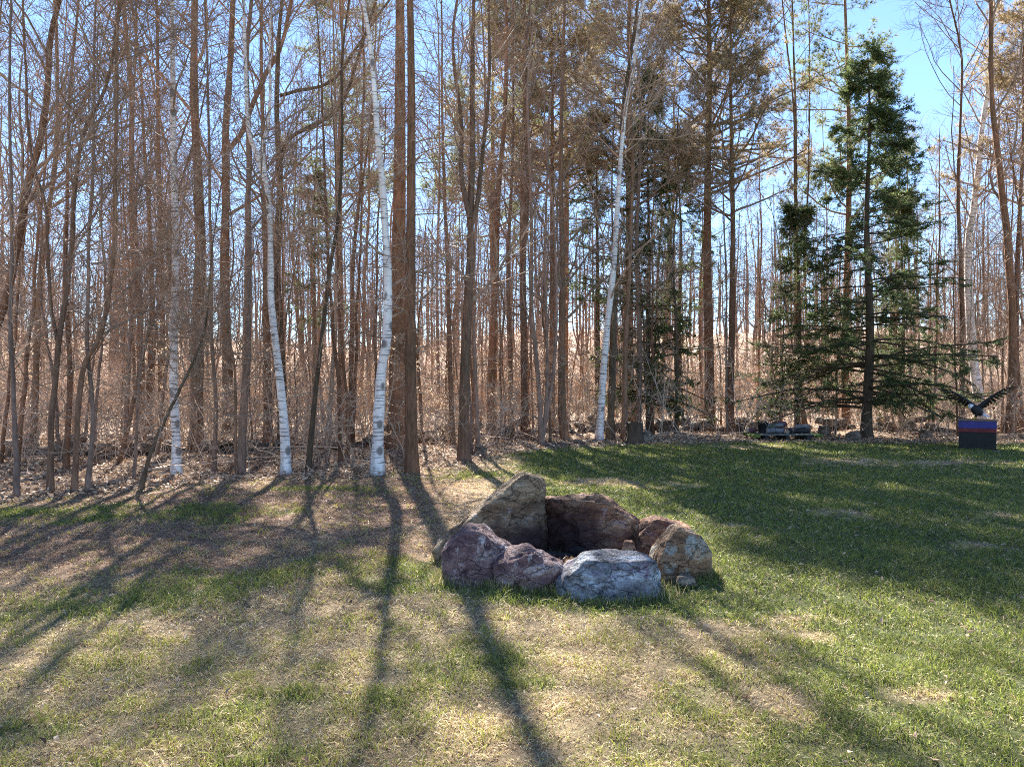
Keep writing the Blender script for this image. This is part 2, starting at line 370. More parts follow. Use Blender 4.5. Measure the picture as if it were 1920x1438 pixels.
def green(x, y):
    x = np.asarray(x, float); y = np.asarray(y, float)
    bx = np.interp(y, BY, BX)
    g = 1 / (1 + np.exp(-(x - bx + 1.1 * (fbm(x, y, 0.9, 5) - 0.5)) / 0.16)) * 0.95
    base = 0.04 + 0.62 * np.clip((7.2 - y) / 2.5, 0, 1) * (0.3 + 1.4 * np.clip(fbm(x, y, 0.6, 11) - 0.25, 0, 1))
    g = np.maximum(g, base)
    for (cx, cy, sx, sy, a) in BLOBS:
        q = ((x - cx) / sx) ** 2 + ((y - cy) / sy) ** 2
        g = np.maximum(g, a / (1 + np.exp((q - 1 + 5.0 * (fbm(x, y, 0.6, 21) - 0.5)) / 0.25)))
    g = np.where(x < bx, g * np.clip(0.35 + 1.5 * (fbm(x, y, 0.22, 61) - 0.2), 0.15, 1.1), g)
    for (cx, cy, sx, sy) in BARE:
        q = ((x - cx) / sx) ** 2 + ((y - cy) / sy) ** 2
        g = g * (1 - 0.75 / (1 + np.exp((q - 1 + 5.0 * (fbm(x, y, 0.3, 31) - 0.5)) / 0.2)))
    return np.clip(g, 0, 1)
def lawn(x, y):
    """1 on the lawn, 0 under the trees"""
    e = edge_y(x) + 1.3 * (fbm(x, y, 1.6, 41) - 0.5)
    return 1 / (1 + np.exp(-(e - y) / 0.25))

xs = np.concatenate([-np.geomspace(18, 320, 26)[::-1], np.arange(-17.75, 17.8, 0.25), np.geomspace(18, 320, 26)])
ys = np.concatenate([[-120, -60, -25, -10, -4, 0, 1.5, 2.5], np.arange(3, 27, 0.2), np.arange(27.5, 48, 1.0), np.geomspace(48.5, 420, 34)])
gx, gy = np.meshgrid(xs, ys, indexing='xy')
gv = np.stack([gx, gy, ground_z(gx, gy)], -1).reshape(-1, 3)
nx, ny = len(xs), len(ys)
ii = np.arange(nx * ny).reshape(ny, nx)
gf = np.stack([ii[:-1, :-1], ii[:-1, 1:], ii[1:, 1:], ii[1:, :-1]], -1).reshape(-1, 4)
g_, l_ = green(gx, gy).reshape(-1, 1), lawn(gx, gy).reshape(-1, 1)
fb = fbm(gx, gy, 0.7, 51).reshape(-1, 1)
soil = np.array([[0.2, 0.135, 0.085]]) * (1 - fb) + np.array([[0.46, 0.34, 0.21]]) * fb
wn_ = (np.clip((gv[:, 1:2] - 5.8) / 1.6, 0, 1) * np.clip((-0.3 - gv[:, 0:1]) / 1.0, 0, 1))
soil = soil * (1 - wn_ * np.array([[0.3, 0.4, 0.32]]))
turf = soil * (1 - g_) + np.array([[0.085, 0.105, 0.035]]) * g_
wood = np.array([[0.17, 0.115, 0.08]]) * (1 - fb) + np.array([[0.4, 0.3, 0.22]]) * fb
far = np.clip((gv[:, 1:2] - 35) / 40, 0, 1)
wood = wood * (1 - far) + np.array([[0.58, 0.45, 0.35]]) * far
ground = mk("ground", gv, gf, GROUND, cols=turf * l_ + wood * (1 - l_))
tag(ground, kind="structure")

# ------------------------------------------------------------------ bare trees
def bare_tree(rng, name, stems, r0, materials, parent_loc, height, style, dens=1.0, r_tip=0.3):
    """stems: list of pixel-derived world polylines; the first starts on the ground, the others start on it.
    style: 'maple' ascending limbs, 'beech' spreading low twigs, 'birch' fine drooping twigs"""
    o = empty(name, parent_loc); base = np.array(parent_loc)
    trunk = Acc(); crown = Acc()
    sides = 12 if r0 > 0.07 else 8
    hs = []
    for si, st in enumerate(stems):
        st = np.asarray(st) - base
        # carry the stem on above the frame
        d = norm(st[-1] - st[-2]); d = norm(d + np.array([0, 0, 0.8])); z = st[-1][2]; ext = [st]; q = st[-1]; y_off = rng.normal() * 0.04
        while z < height:
            d = norm(d + rng.normal(size=3) * 0.07 + np.array([0, 0, 0.1])); q = q + d * 1.3; ext.append(q[None]); z = q[2]
        st = np.vstack(ext)
        n = 40
        c = spline(st, n); c[:, 1] += np.cumsum(rng.normal(size=n) * 0.015) * (1 if si == 0 else 1)
        c[:, 0] += 0.25 * r0 * np.sin(np.linspace(0, rng.uniform(9, 16), n) + rng.uniform(0, 6))
        hh = np.clip(c[:, 2] / height, 0, 1)
        rr = r0 * (1 - hh * (1 - r_tip)) ** 1.15 * (1.0 if si == 0 else 0.72)
        rr = rr * (1 + 0.05 * rng.normal(size=n))
        if si == 0:
            c[0, 2] = -0.15
            rr = rr * (1 + 0.55 * np.exp(-np.clip(c[:, 2], 0, None) / 0.22))
        rr[-1] *= 0.3
        trunk.tube(c[None], rr[None], sides)
        hs.append((c, rr))
    for c, rr in hs:
        Pn, R = c[None], rr[None]
        L = height
        if style == 'maple':
            n1 = int(20 * dens); b1, q1 = grow(rng, Pn, R, n1, (0.28, 0.97), (28, 58), (0.16 * L, 0.30 * L), 7, 0.45, 0.012, 0.10, 0.13, 0.6, rmax=0.05)
            low, lq = grow(rng, Pn, R, int(16 * dens), (0.08, 0.45), (55, 100), (0.5, 1.9), 5, 0.2, 0.006, 0.03, 0.2, 0.3, rmax=0.012)
        elif style == 'beech':
            n1 = int(18 * dens); b1, q1 = grow(rng, Pn, R, n1, (0.2, 0.97), (40, 75), (0.13 * L, 0.24 * L), 7, 0.4, 0.011, 0.06, 0.15, 0.6, rmax=0.04)
            low, lq = grow(rng, Pn, R, int(20 * dens), (0.06, 0.45), (60, 95), (0.6, 2.2), 5, 0.2, 0.006, 0.0, 0.16, 0.3, rmax=0.014)
        else:
            n1 = int(22 * dens); b1, q1 = grow(rng, Pn, R, n1, (0.3, 0.98), (35, 65), (0.12 * L, 0.22 * L), 7, 0.35, 0.009, 0.02, 0.13, 0.6, rmax=0.03)
            low, lq = grow(rng, Pn, R, int(5 * dens), (0.15, 0.4), (50, 80), (0.5, 1.3), 5, 0.2, 0.006, 0.03, 0.16, 0.3, rmax=0.012)
        crown.tube(b1, q1, 5); crown.tube(low, lq, 3)
        b2, q2 = grow(rng, b1, q1, 6, (0.2, 1.0), (28, 65), (0.9, 2.2), 5, 0.5, 0.0048, 0.05, 0.16, 0.5, rmax=0.02)
        crown.tube(b2, q2, 3)
        l2, lr2 = grow(rng, low, lq, 6, (0.2, 1.0), (30, 70), (0.25, 0.8), 3, 0.7, 0.0045, 0.03, 0.2, 0.4)
        crown.ribbon(l2, lr2)
        b3, q3 = grow(rng, b2, q2, 11, (0.15, 1.0), (25, 70), (0.35, 1.1), 3, 0.7, 0.0036, 0.04, 0.2, 0.4)
        crown.ribbon(b3, q3)
    trunk.build("trunk", materials[0], o); crown.build("crown", materials[1], o, smooth=False)
    return o

M_MAPLE = (BARK_MAPLE, TWIG); M_GREY = (BARK_GREY, TWIG); M_PINE = (BARK_PINE, TWIG); M_BIRCH = (BARK_BIRCH, TWIG); M_DARK = (BARK_DARK, TWIG)
# (name, base row, width in px, stems in px from the ground up, style, materials, height, label, category)
HERO = [
 ("young_tree", 934, 10, [[(33, 934), (25, 763), (20, 640), (17, 500), (12, 300), (8, 100)]], 'beech', M_GREY, 9.5, "thin bare young tree standing outermost along the dry leaf bank, slightly bowed"),
 ("forked_tree", 924, 12, [[(97, 924), (100, 780), (110, 640), (122, 540), (128, 480), (130, 400), (150, 250), (188, 160), (206, 40)], [(110, 640), (96, 560), (91, 480), (96, 400), (70, 290), (60, 150)]], 'maple', M_MAPLE, 11, "bare young tree forking in two at head height beside the leaf bank"),
 ("young_tree", 922, 11, [[(138, 922), (150, 760), (160, 690), (183, 640), (207, 563), (217, 480), (222, 350), (226, 120)]], 'maple', M_MAPLE, 11, "bare young tree whose stem sweeps sideways then rises straight"),
 ("young_tree", 920, 9, [[(165, 920), (175, 790), (168, 650), (170, 500), (176, 330), (182, 100)]], 'beech', M_GREY, 10, "slim bare young tree with grey bark next to the sideways-sweeping stem"),
 ("leaning_sapling", 918, 8, [[(262, 918), (283, 840), (317, 760), (343, 700), (363, 640), (372, 600)]], 'beech', M_DARK, 4.2, "dark bent sapling leaning across towards a white birch"),
 ("birch_tree", 895, 17, [[(330, 895), (333, 800), (332, 700), (331, 600), (331, 480), (327, 330), (326, 200), (327, 0)]], 'birch', M_BIRCH, 13, "slender straight white birch with dark knots and a dark foot"),
 ("maple_tree", 845, 25, [[(372, 845), (372, 700), (371, 560), (369, 480), (366, 380), (358, 200), (361, 0)]], 'maple', M_MAPLE, 17, "thick straight brown trunk rising behind the slender straight birch"),
 ("maple_tree", 838, 21, [[(430, 838), (427, 640), (421, 500), (419, 400), (420, 260), (433, 110), (436, 0)], [(420, 290), (436, 270), (452, 245), (470, 200), (500, 140), (530, 90)]], 'maple', M_MAPLE, 17, "sturdy bare maple with a crooked limb leaving its bent trunk"),
 ("bare_tree", 882, 15, [[(453, 882), (460, 760), (463, 640), (462, 480), (459, 380), (460, 280), (456, 120)]], 'maple', M_GREY, 14, "straight grey trunk standing between the bent maple and the forked birch"),
 ("birch_tree", 890, 17, [[(535, 890), (530, 780), (520, 650), (510, 560), (505, 480), (500, 370), (485, 300), (465, 240), (457, 150), (453, 0)], [(500, 375), (495, 300), (492, 270), (500, 200), (497, 90)]], 'birch', M_BIRCH, 13, "white birch with a curved stem that splits in two high up"),
 ("bare_tree", 836, 17, [[(503, 836), (500, 640), (497, 500), (490, 350), (488, 200), (487, 0)]], 'maple', M_MAPLE, 16, "straight brown trunk close behind the split white birch"),
 ("oak_tree", 842, 20, [[(530, 842), (528, 640), (521, 487), (527, 350), (525, 200), (529, 40)], [(527, 300), (545, 262), (585, 240), (640, 205)], [(526, 180), (560, 172), (620, 150)]], 'maple', M_DARK, 17, "dark trunk with long level limbs reaching out high up"),
 ("young_tree", 885, 10, [[(577, 885), (590, 780), (600, 700), (610, 600), (622, 500), (640, 400), (648, 250)]], 'beech', M_DARK, 11, "dark slanting young tree between the split birch and the stout birch"),
 ("bare_tree", 845, 9, [[(613, 845), (620, 760), (628, 640), (632, 540), (635, 420), (634, 250), (630, 60)]], 'maple', (bark("bark_pale", (0.24, 0.18, 0.14), (0.5, 0.4, 0.33), 9, 3, 0.4), TWIG), 15, "pale tan slightly leaning stem among brown trunks"),
 ("bare_tree", 812, 14, [[(640, 812), (640, 640), (637, 480), (634, 300), (640, 100)]], 'maple', M_MAPLE, 17, "upright brown trunk just behind the pale tan stem"),
 ("bare_tree", 822, 10, [[(657, 822), (658, 780), (662, 600), (664, 480), (675, 350), (678, 250), (684, 150), (680, 20)]], 'maple', M_MAPLE, 16, "narrow brown trunk curving gently beside the stout white birch"),
 ("birch_tree", 890, 22, [[(705, 890), (712, 790), (718, 690), (724, 640), (725, 540), (725, 450), (720, 330), (709, 230), (699, 130), (692, 60), (687, 0)]], 'birch', M_BIRCH, 13.5, "stout white birch with peeling rings, brightest stem at the lawn edge"),
 ("bare_tree", 806, 7, [[(822, 806), (821, 640), (820, 480), (823, 300), (822, 60)]], 'maple', M_GREY, 18, "very thin straight grey pole between the twin pines and the maroon-footed maple"),
 ("bare_tree", 835, 10, [[(850, 835), (843, 700), (837, 480), (832, 330), (828, 160)]], 'maple', M_MAPLE, 15, "thin brown stem leaning slightly off the many-stemmed maple"),
 ("many_stemmed_maple", 864, 22, [[(867, 864), (868, 800), (873, 700), (880, 560), (882, 480), (879, 400), (885, 280), (888, 100)], [(879, 410), (868, 330), (862, 230), (850, 100)], [(880, 430), (898, 350), (909, 250), (915, 100)]], 'maple', M_MAPLE, 15, "thick maple dividing into three upright stems, roots spreading over the lawn edge"),
 ("bare_tree", 846, 9, [[(896, 846), (891, 700), (888, 560), (893, 400), (905, 250)]], 'beech', M_GREY, 13, "thin stem growing close against the many-stemmed maple"),
 ("bare_tree", 814, 17, [[(922, 814), (923, 700), (928, 480), (934, 380), (945, 250), (948, 60)]], 'maple', M_PINE, 17, "solid brown trunk tilting gently beyond the boulders' highest peak"),
 ("bare_tree", 812, 10, [[(957, 812), (956, 640), (954, 480), (960, 300), (962, 100)]], 'maple', M_MAPLE, 16, "thin brown trunk beyond the boulder ring with many twigs"),
 ("bare_tree", 818, 14, [[(985, 818), (983, 640), (981, 480), (990, 300), (988, 80)]], 'maple', M_MAPLE, 17, "medium grey-brown trunk with many dead side twigs beyond the boulder ring"),
 ("clump_tree", 836, 10, [[(1017, 836), (1012, 740), (1003, 650), (995, 560), (996, 400), (990, 200)], [(1017, 830), (1024, 740), (1026, 640), (1024, 480), (1030, 250)], [(1017, 830), (1036, 720), (1044, 600), (1040, 420)]], 'beech', M_GREY, 13, "clump of three thin stems rising from one foot at the flat stones"),
 ("bare_tree", 826, 16, [[(1061, 826), (1055, 770), (1052, 650), (1052, 480), (1052, 330), (1056, 150), (1060, 0)]], 'maple', M_MAPLE, 17, "straight trunk with a flared foot behind the flat edging stones"),
 ("birch_tree", 828, 14, [[(1122, 828), (1128, 760), (1133, 680), (1138, 600), (1147, 500), (1158, 330), (1170, 220), (1184, 150), (1195, 50)]], 'birch', M_BIRCH, 15, "thin white birch slanting upward past dark hemlock foliage"),
 ("bare_tree", 826, 14, [[(1143, 826), (1150, 640), (1153, 480), (1160, 300)]], 'maple', M_DARK, 15, "dark trunk tight behind the slanting thin birch"),
 ("bare_tree", 826, 12, [[(1172, 826), (1174, 640), (1180, 480), (1188, 300)]], 'beech', M_MAPLE, 14, "brown stem of the tight cluster beside the dark stump"),
 ("bare_tree", 816, 11, [[(1196, 816), (1199, 640), (1195, 480), (1200, 300)]], 'beech', M_GREY, 14, "grey stem rising directly behind the dark stump"),
 ("bare_tree", 816, 7, [[(1266, 816), (1268, 640), (1262, 480), (1270, 330)]], 'beech', M_DARK, 11, "thin dark upright stem between the dark stump and the tall pine"),
 ("bare_tree", 806, 9, [[(1494, 806), (1494, 640), (1492, 480), (1492, 200), (1490, 40)]], 'maple', M_DARK, 18, "slim dark straight trunk behind the loaded low platform"),
 ("bare_tree", 812, 10, [[(1803, 812), (1800, 640), (1797, 480), (1792, 350), (1796, 150)]], 'maple', M_PINE, 16, "reddish-brown trunk rising behind the eagle's far wing"),
 ("birch_tree", 806, 19, [[(1842, 806), (1839, 750), (1834, 690), (1826, 640), (1820, 540), (1822, 440), (1830, 400), (1843, 320), (1852, 240), (1865, 150), (1871, 50)]], 'birch', M_BIRCH, 17, "crooked white birch with a sharp kink rising behind the eagle statue"),
 ("bare_tree", 818, 18, [[(1893, 818), (1898, 640), (1896, 480), (1884, 340), (1866, 200), (1862, 60)]], 'maple', M_PINE, 17, "thick leaning reddish trunk beyond the eagle statue"),
 ("bare_tree", 812, 12, [[(1915, 812), (1908, 640), (1912, 480), (1918, 300)]], 'beech', M_PINE, 15, "brown trunk next to the thick leaning reddish trunk"),
 ("leaning_tree", 900, 19, [[(-58, 900), (-40, 780), (-15, 660), (20, 560), (45, 450), (68, 345), (88, 275), (102, 180), (112, 70)]], 'maple', M_PINE, 12, "thick reddish trunk leaning inward over the dry leaf bank"),
 ("bare_tree", 852, 13, [[(66, 852), (67, 700), (69, 560), (76, 460), (84, 390), (96, 300)]], 'maple', M_MAPLE, 14, "brown upright trunk crossing the thick leaning reddish trunk"),
 ("bare_tree", 838, 10, [[(280, 838), (283, 700), (287, 560), (285, 480), (278, 380), (268, 250), (262, 120)]], 'maple', M_MAPLE, 15, "thin trunk bending away from the slender straight birch"),
 ("bare_tree", 834, 12, [[(303, 834), (302, 640), (301, 480), (299, 300), (298, 60)]], 'maple', M_PINE, 16, "straight reddish-brown trunk close beside the slender straight birch"),
 ("bare_tree", 880, 8, [[(402, 880), (403, 760), (396, 640), (395, 480), (389, 380), (384, 150)]], 'beech', M_GREY, 12, "thin grey stem standing between two thick brown trunks"),
 ("bare_tree", 846, 9, [[(236, 846), (240, 700), (247, 560), (250, 420), (246, 250), (252, 80)]], 'maple', M_GREY, 14, "thin grey trunk set back behind the sideways-sweeping young tree"),
]
for i, (nm, yb, w, stems, style, mats, H, label) in enumerate(HERO):
    rng = np.random.default_rng(100 + i)
    d = dist(yb)
    S = []
    for k, st in enumerate(stems):
        pts = np.array([P(x, y, d) for x, y in st])
        if k: pts[:, 1] += np.linspace(0, rng.uniform(-0.5, 0.5), len(pts))
        else: pts[:, 1] += np.linspace(0, rng.uniform(-0.25, 0.25), len(pts))
        S.append(pts)
    x0, y0 = S[0][0][0], S[0][0][1]
    z0 = float(ground_z(x0, y0))
    S[0][0][2] = z0
    dens = 1.0 if len(stems) == 1 else 0.65
    if 480 < stems[0][0][0] < 1070: H = min(H, HC + HY / F * d + 0.8); dens *= 0.62
    o = bare_tree(rng, nm, S, w / F * d / 2, mats, (x0, y0, z0), H, style, dens)
    tag(o, label, "birch" if "birch" in nm else "sapling" if "sapling" in nm else "tree", "birches at the lawn edge" if "birch" in nm else "bare trees along the edge of the wood")

# ------------------------------------------------------------------ conifers
def needles(rng, c, n, length, width, spread, axis=None):
    """n thin triangles round each of the points c [M,3]; axis gives the tuft's heading"""
    M = len(c); p = np.repeat(c, n, 0)
    d = rng.normal(size=(M * n, 3))
    if axis is not None: d = norm(d) * spread + np.repeat(axis, n, 0)
    d = norm(d); L = rng.uniform(0.7, 1.2, (M * n, 1)) * length
    s = norm(np.cross(d, rng.normal(size=(M * n, 3)))) * width
    v = np.stack([p - s * 0.5, p + s * 0.5, p + d * L], 1).reshape(-1, 3)
    return v, np.arange(M * n * 3).reshape(-1, 3)

def pine(seed, H, r0, crown_from, brl, mats, nb=52, dead=26, tufts=8):
    """white pine: bare trunk with dead stubs, level whorls with tufted ends above"""
    rng = np.random.default_rng(seed); o = empty("pine_tree")
    n = 26; z = np.linspace(-0.15, H, n)
    c = np.stack([0.05 * np.sin(z * 0.5 + seed), 0.05 * np.cos(z * 0.4), z], -1)
    R = r0 * (1 - 0.93 * np.clip(z / H, 0, 1)) ** 0.9 * (1 + 0.4 * np.exp(-np.clip(z, 0, 9) / 0.3))
    tr = Acc(); tr.tube(c[None], R[None], 14); tr.build("trunk", mats[0], o)
    li = Acc(); Pn, Rr = c[None], R[None]
    t0 = crown_from / H
    dd, dr = grow(rng, Pn, Rr, dead, (0.12, t0 + 0.08), (70, 105), (0.5, 2.2), 5, 0.12, 0.008, -0.02, 0.12, 0.0, rmax=0.02)
    li.tube(dd, dr, 4)
    d2, d2r = grow(rng, dd, dr, 4, (0.3, 1), (30, 70), (0.2, 0.7), 3, 0.6, 0.005, -0.03, 0.2, 0.3); li.ribbon(d2, d2r)
    b, br = grow(rng, Pn, Rr, nb, (t0, 0.985), (62, 92), (brl * 0.7, brl * 1.25), 8, 0.42, 0.02, 0.045, 0.09, 0.72, flat=0.3, rmax=0.055)
    li.tube(b, br, 5)
    s, sr = grow(rng, b, br, 9, (0.3, 1), (30, 65), (0.5, 1.3), 4, 0.5, 0.007, 0.03, 0.13, 0.45, flat=0.35); li.tube(s, sr, 3)
    q, qr = grow(rng, s, sr, 4, (0.25, 1), (25, 60), (0.2, 0.5), 3, 0.7, 0.005, 0.05, 0.12, 0.3, flat=0.6)
    li.ribbon(q, qr)
    li.build("limbs", TWIG, o, smooth=False)
    ends = np.concatenate([q[:, -1], q[:, 1], s[:, -1]]); ax = np.concatenate([norm(q[:, -1] - q[:, -2]), norm(q[:, 1] - q[:, 0]), norm(s[:, -1] - s[:, -2])])
    v, f = needles(rng, ends, tufts, 0.19, 0.011, 0.85, ax * 0.75 + np.array([0, 0, 0.25]))
    mk("crown", v, f, mats[1], o, smooth=False)
    return o

def hemlock(seed, H, r0, crown_from, brl, nb=85, per=13, leaf=0.085, lw=0.03, thin=1.0):
    """hemlock: conical, sagging flat sprays of short needles nearly to the ground"""
    rng = np.random.default_rng(seed); o = empty("hemlock_tree")
    n = 24; z = np.linspace(-0.15, H, n)
    c = np.stack([0.04 * np.sin(z + seed), 0.04 * np.cos(z * 0.8), z], -1)
    R = r0 * (1 - 0.95 * np.clip(z / H, 0, 1)) * (1 + 0.55 * np.exp(-np.clip(z, 0, 9) / 0.25))
    tr = Acc(); tr.tube(c[None], R[None], 14); tr.build("trunk", BARK_DARK, o)
    li = Acc(); t0 = crown_from / H
    b, br = grow(rng, c[None], R[None], nb, (t0, 0.99), (72, 98), (brl * 0.62, brl * 1.15), 7, 0.25, 0.009, -0.035, 0.07, 0.88, flat=0.3, rmax=0.035); li.tube(b, br, 4)
    s, sr = grow(rng, b, br, per, (0.15, 1), (35, 65), (0.35, 1.0), 4, 0.5, 0.005, -0.05, 0.13, 0.6, flat=0.55); li.tube(s, sr, 3)
    li.build("limbs", BARK_DARK, o, smooth=False)
    m = int(60 * thin)
    i = np.repeat(np.arange(len(s)), m); p, _, T = sample(s, sr, i, rng.uniform(0.05, 1, len(i)))
    p = p + rng.normal(size=p.shape) * np.array([0.035, 0.035, 0.02])
    side = norm(np.cross(T, np.array([0, 0, 1.0])) * rng.choice([-1, 1], (len(i), 1)) + T * 0.8 + rng.normal(size=p.shape) * 0.35)
    wv = norm(np.cross(side, rng.normal(size=p.shape) * 0.5 + np.array([0, 0, 1.0]))) * lw
    L = rng.uniform(0.6, 1.3, (len(i), 1)) * leaf
    v = np.stack([p - wv * 0.5, p + wv * 0.5, p + side * L], 1).reshape(-1, 3)
    mk("crown", v, np.arange(len(v)).reshape(-1, 3), HEM_N, o, smooth=False)
    return o

def place(o, px, yb, label, group, cat="tree", rz=0.0, s=(1, 1, 1), tilt=(0, 0)):
    d = dist(yb); x = (px - 960) / F * d
    o.location = (x, d, float(ground_z(x, d))); o.rotation_euler = (tilt[0], tilt[1], rz); o.scale = s
    return tag(o, label, cat, group)

GP, GH = "white pines in the wood", "hemlocks in the wood"
pA = pine(1, 21, 0.2, 8.6, 4.0, (BARK_PINE, PINE_W), 92, 26, 20)          # big open-grown brownish crown
pB = pine(2, 20, 0.155, 9.5, 3.4, (BARK_PINE, PINE_N), 60, 40, 18)
pC = pine(3, 18, 0.13, 6.4, 2.4, (BARK_PINE, PINE_N), 48, 30, 20)
pD = pine(4, 15.5, 0.15, 12.2, 1.7, (BARK_PINE, PINE_N), 20, 70, 14)
place(pA, 1328, 806, "tall pine with a wide brownish crown and a straight reddish trunk", GP)
place(pD, 775, 888, "twin pine trunk standing out at the lawn edge, sharing a rough brown foot", GP, s=(0.8, 0.8, 1.0), tilt=(0, -0.01))
o = copy_tree(pD, (0, 0, 0), 0); place(o, 747, 846, "twin pine trunk set slightly behind its partner, scaly brown bark", GP, rz=2.1, s=(1.5, 1.5, 1.2))
o = copy_tree(pA, (0, 0, 0), 0); place(o, 1372, 812, "slimmer pine close beside the tall wide-crowned pine", GP, rz=1.7, s=(0.62, 0.62, 0.85))
o = copy_tree(pC, (0, 0, 0), 0); place(o, 1588, 806, "tall pine whose tip tops the dark hemlock with short level boughs", GP, rz=0.4, s=(1.15, 1.15, 1.1))
o = copy_tree(pA, (0, 0, 0), 0); place(o, 1035, 803, "pine with a heavy brownish crown straight behind the flat edging stones", GP, rz=0.9, s=(0.62, 0.62, 0.97))
o = copy_tree(pA, (0, 0, 0), 0); place(o, 982, 803, "pine with rusty boughs behind the thin trunk beyond the boulder ring", GP, rz=5.4, s=(0.78, 0.78, 0.98))
place(pC, 925, 796, "green pine with tufted crown beyond the boulder ring", GP, rz=2.6, s=(1.2, 1.2, 1.12))
o = copy_tree(pA, (0, 0, 0), 0); place(o, 1180, 797, "pine with a broad pale crown behind the slanting thin birch", GP, rz=3.9, s=(1.0, 1.0, 0.98))
o = copy_tree(pC, (0, 0, 0), 0); place(o, 640, 790, "pine with thin tufted boughs deep behind the stout birch", GP, rz=5.0, s=(1.2, 1.2, 1.2))
o = copy_tree(pA, (0, 0, 0), 0); place(o, 1945, 806, "pine reaching level brownish boughs towards the crooked birch", GP, rz=4.6, s=(0.85, 0.85, 0.9))
place(pB, 1060, 788, "far straight pine with green tufts behind the flared-foot trunk", GP, rz=1.1, s=(1.2, 1.2, 1.15))
hA = hemlock(11, 12.0, 0.16, 0.9, 3.9, 150, 14)
hB = hemlock(12, 9.5, 0.11, 1.2, 2.5, 80, 13)
place(hA, 1628, 823, "big dark green hemlock with sagging boughs and a bare flared foot", GH)
place(hB, 1692, 806, "smaller hemlock filling in beside the big dark one", GH, rz=1.0, s=(0.85, 0.85, 0.95))
o = copy_tree(hB, (0, 0, 0), 0); place(o, 1497, 812, "slender young hemlock behind the loaded platform", GH, rz=2.0, s=(0.85, 0.85, 0.85))
o = copy_tree(hA, (0, 0, 0), 0); place(o, 1216, 812, "thin dark hemlock above the stem cluster near the dark stump", GH, rz=2.5, s=(0.66, 0.66, 1.04))
hC = hemlock(13, 12.5, 0.13, 5.0, 2.3, 55, 11)
place(hC, 1120, 800, "hemlock with foliage only high up behind the slanting birch", GH, rz=0.7)
o = copy_tree(hC, (0, 0, 0), 0); place(o, 590, 800, "loose olive hemlock behind the slanting dark young tree", GH, rz=4.0, s=(0.8, 0.8, 0.8))
o = copy_tree(hC, (0, 0, 0), 0); place(o, 1275, 800, "hemlock with tall bare foot between dark stump and wide-crowned pine", GH, rz=5.2, s=(0.9, 0.9, 0.92))

# ------------------------------------------------------------------ the trees deeper in the wood
def straight_stem(rng, H, lean=0.04):
    n = 7; z = np.linspace(0, H, n)
    return np.stack([np.cumsum(rng.normal(size=n) * lean * H / n * 1.6), np.cumsum(rng.normal(size=n) * lean * H / n), z], -1)
TPL = []
for k in range(9):
    rng = np.random.default_rng(300 + k)
    H = [15, 16, 14, 17, 13, 15, 9, 7.5, 10][k]
    r = [0.085, 0.105, 0.07, 0.095, 0.06, 0.08, 0.045, 0.035, 0.05][k]
    st = [straight_stem(rng, H)]
    if k in (2, 5):
        j = st[0][2]; st.append(np.stack([j, j + [0.5, 0.1, 1.6], j + [0.9, 0.3, 4.0], j + [1.0, 0.2, H * 0.5]]))
    t = bare_tree(rng, "wood_tree" if k < 6 else "pole_sapling", st, r, [M_MAPLE, M_GREY, M_PINE][k % 3], (0, 0, 0), H, ['maple', 'maple', 'beech'][k % 3], 0.5)
    TPL.append(t)
rng = np.random.default_rng(55)
used = set(); spots = []
def scatter(n, pxr, dr, gap, tries=4000):
    out = []
    for _ in range(tries):
        if len(out) >= n: break
        px = rng.uniform(*pxr); d = math.sqrt(rng.uniform(dr[0] ** 2, dr[1] ** 2)); x = (px - 960) / F * d
        if d < edge_y(x) + 1.6: continue
        if all((x - a) ** 2 + (d - b) ** 2 > gap * gap for a, b in spots):
            spots.append((x, d)); out.append((x, d))
    return out
for (x, y) in scatter(56, (-160, 2080), (19, 52), 1.2):
    k = int(rng.integers(0, 6)); src = TPL[k]
    s = rng.uniform(0.85, 1.2); w = s * rng.uniform(0.65, 1.1)
    if k not in used: o = src; used.add(k)
    else: o = copy_tree(src, (0, 0, 0), 0)
    o.location = (x, y, float(ground_z(x, y)) - 0.03); o.rotation_euler = (rng.normal() * 0.025, rng.normal() * 0.025, rng.uniform(0, 6.28)); o.scale = (w, w, s)
    tag(o, ["brown-barked", "grey-barked", "reddish-barked"][k % 3] + " bare " + ("forked" if k in (2, 5) else "single-stemmed") + (" tree with spreading limbs" if k % 3 == 2 else " tall tree" if k < 3 else " slender tree") + " standing deeper inside the wood", "tree", "bare trees deeper in the wood")
for (x, y) in scatter(165, (-120, 2040), (13, 36), 0.5):
    k = int(rng.integers(6, 9)); src = TPL[k]
    s = rng.uniform(0.6, 1.15)
    if k not in used: o = src; used.add(k)
    else: o = copy_tree(src, (0, 0, 0), 0)
    o.location = (x, y, float(ground_z(x, y)) - 0.03); o.rotation_euler = (rng.normal() * 0.06, rng.normal() * 0.07, rng.uniform(0, 6.28)); o.scale = (s, s, s)
    tag(o, "thin bare " + ["brown", "grey", "reddish"][k - 6] + "-barked pole sapling growing between the larger trunks", "sapling", "pole saplings in the wood")

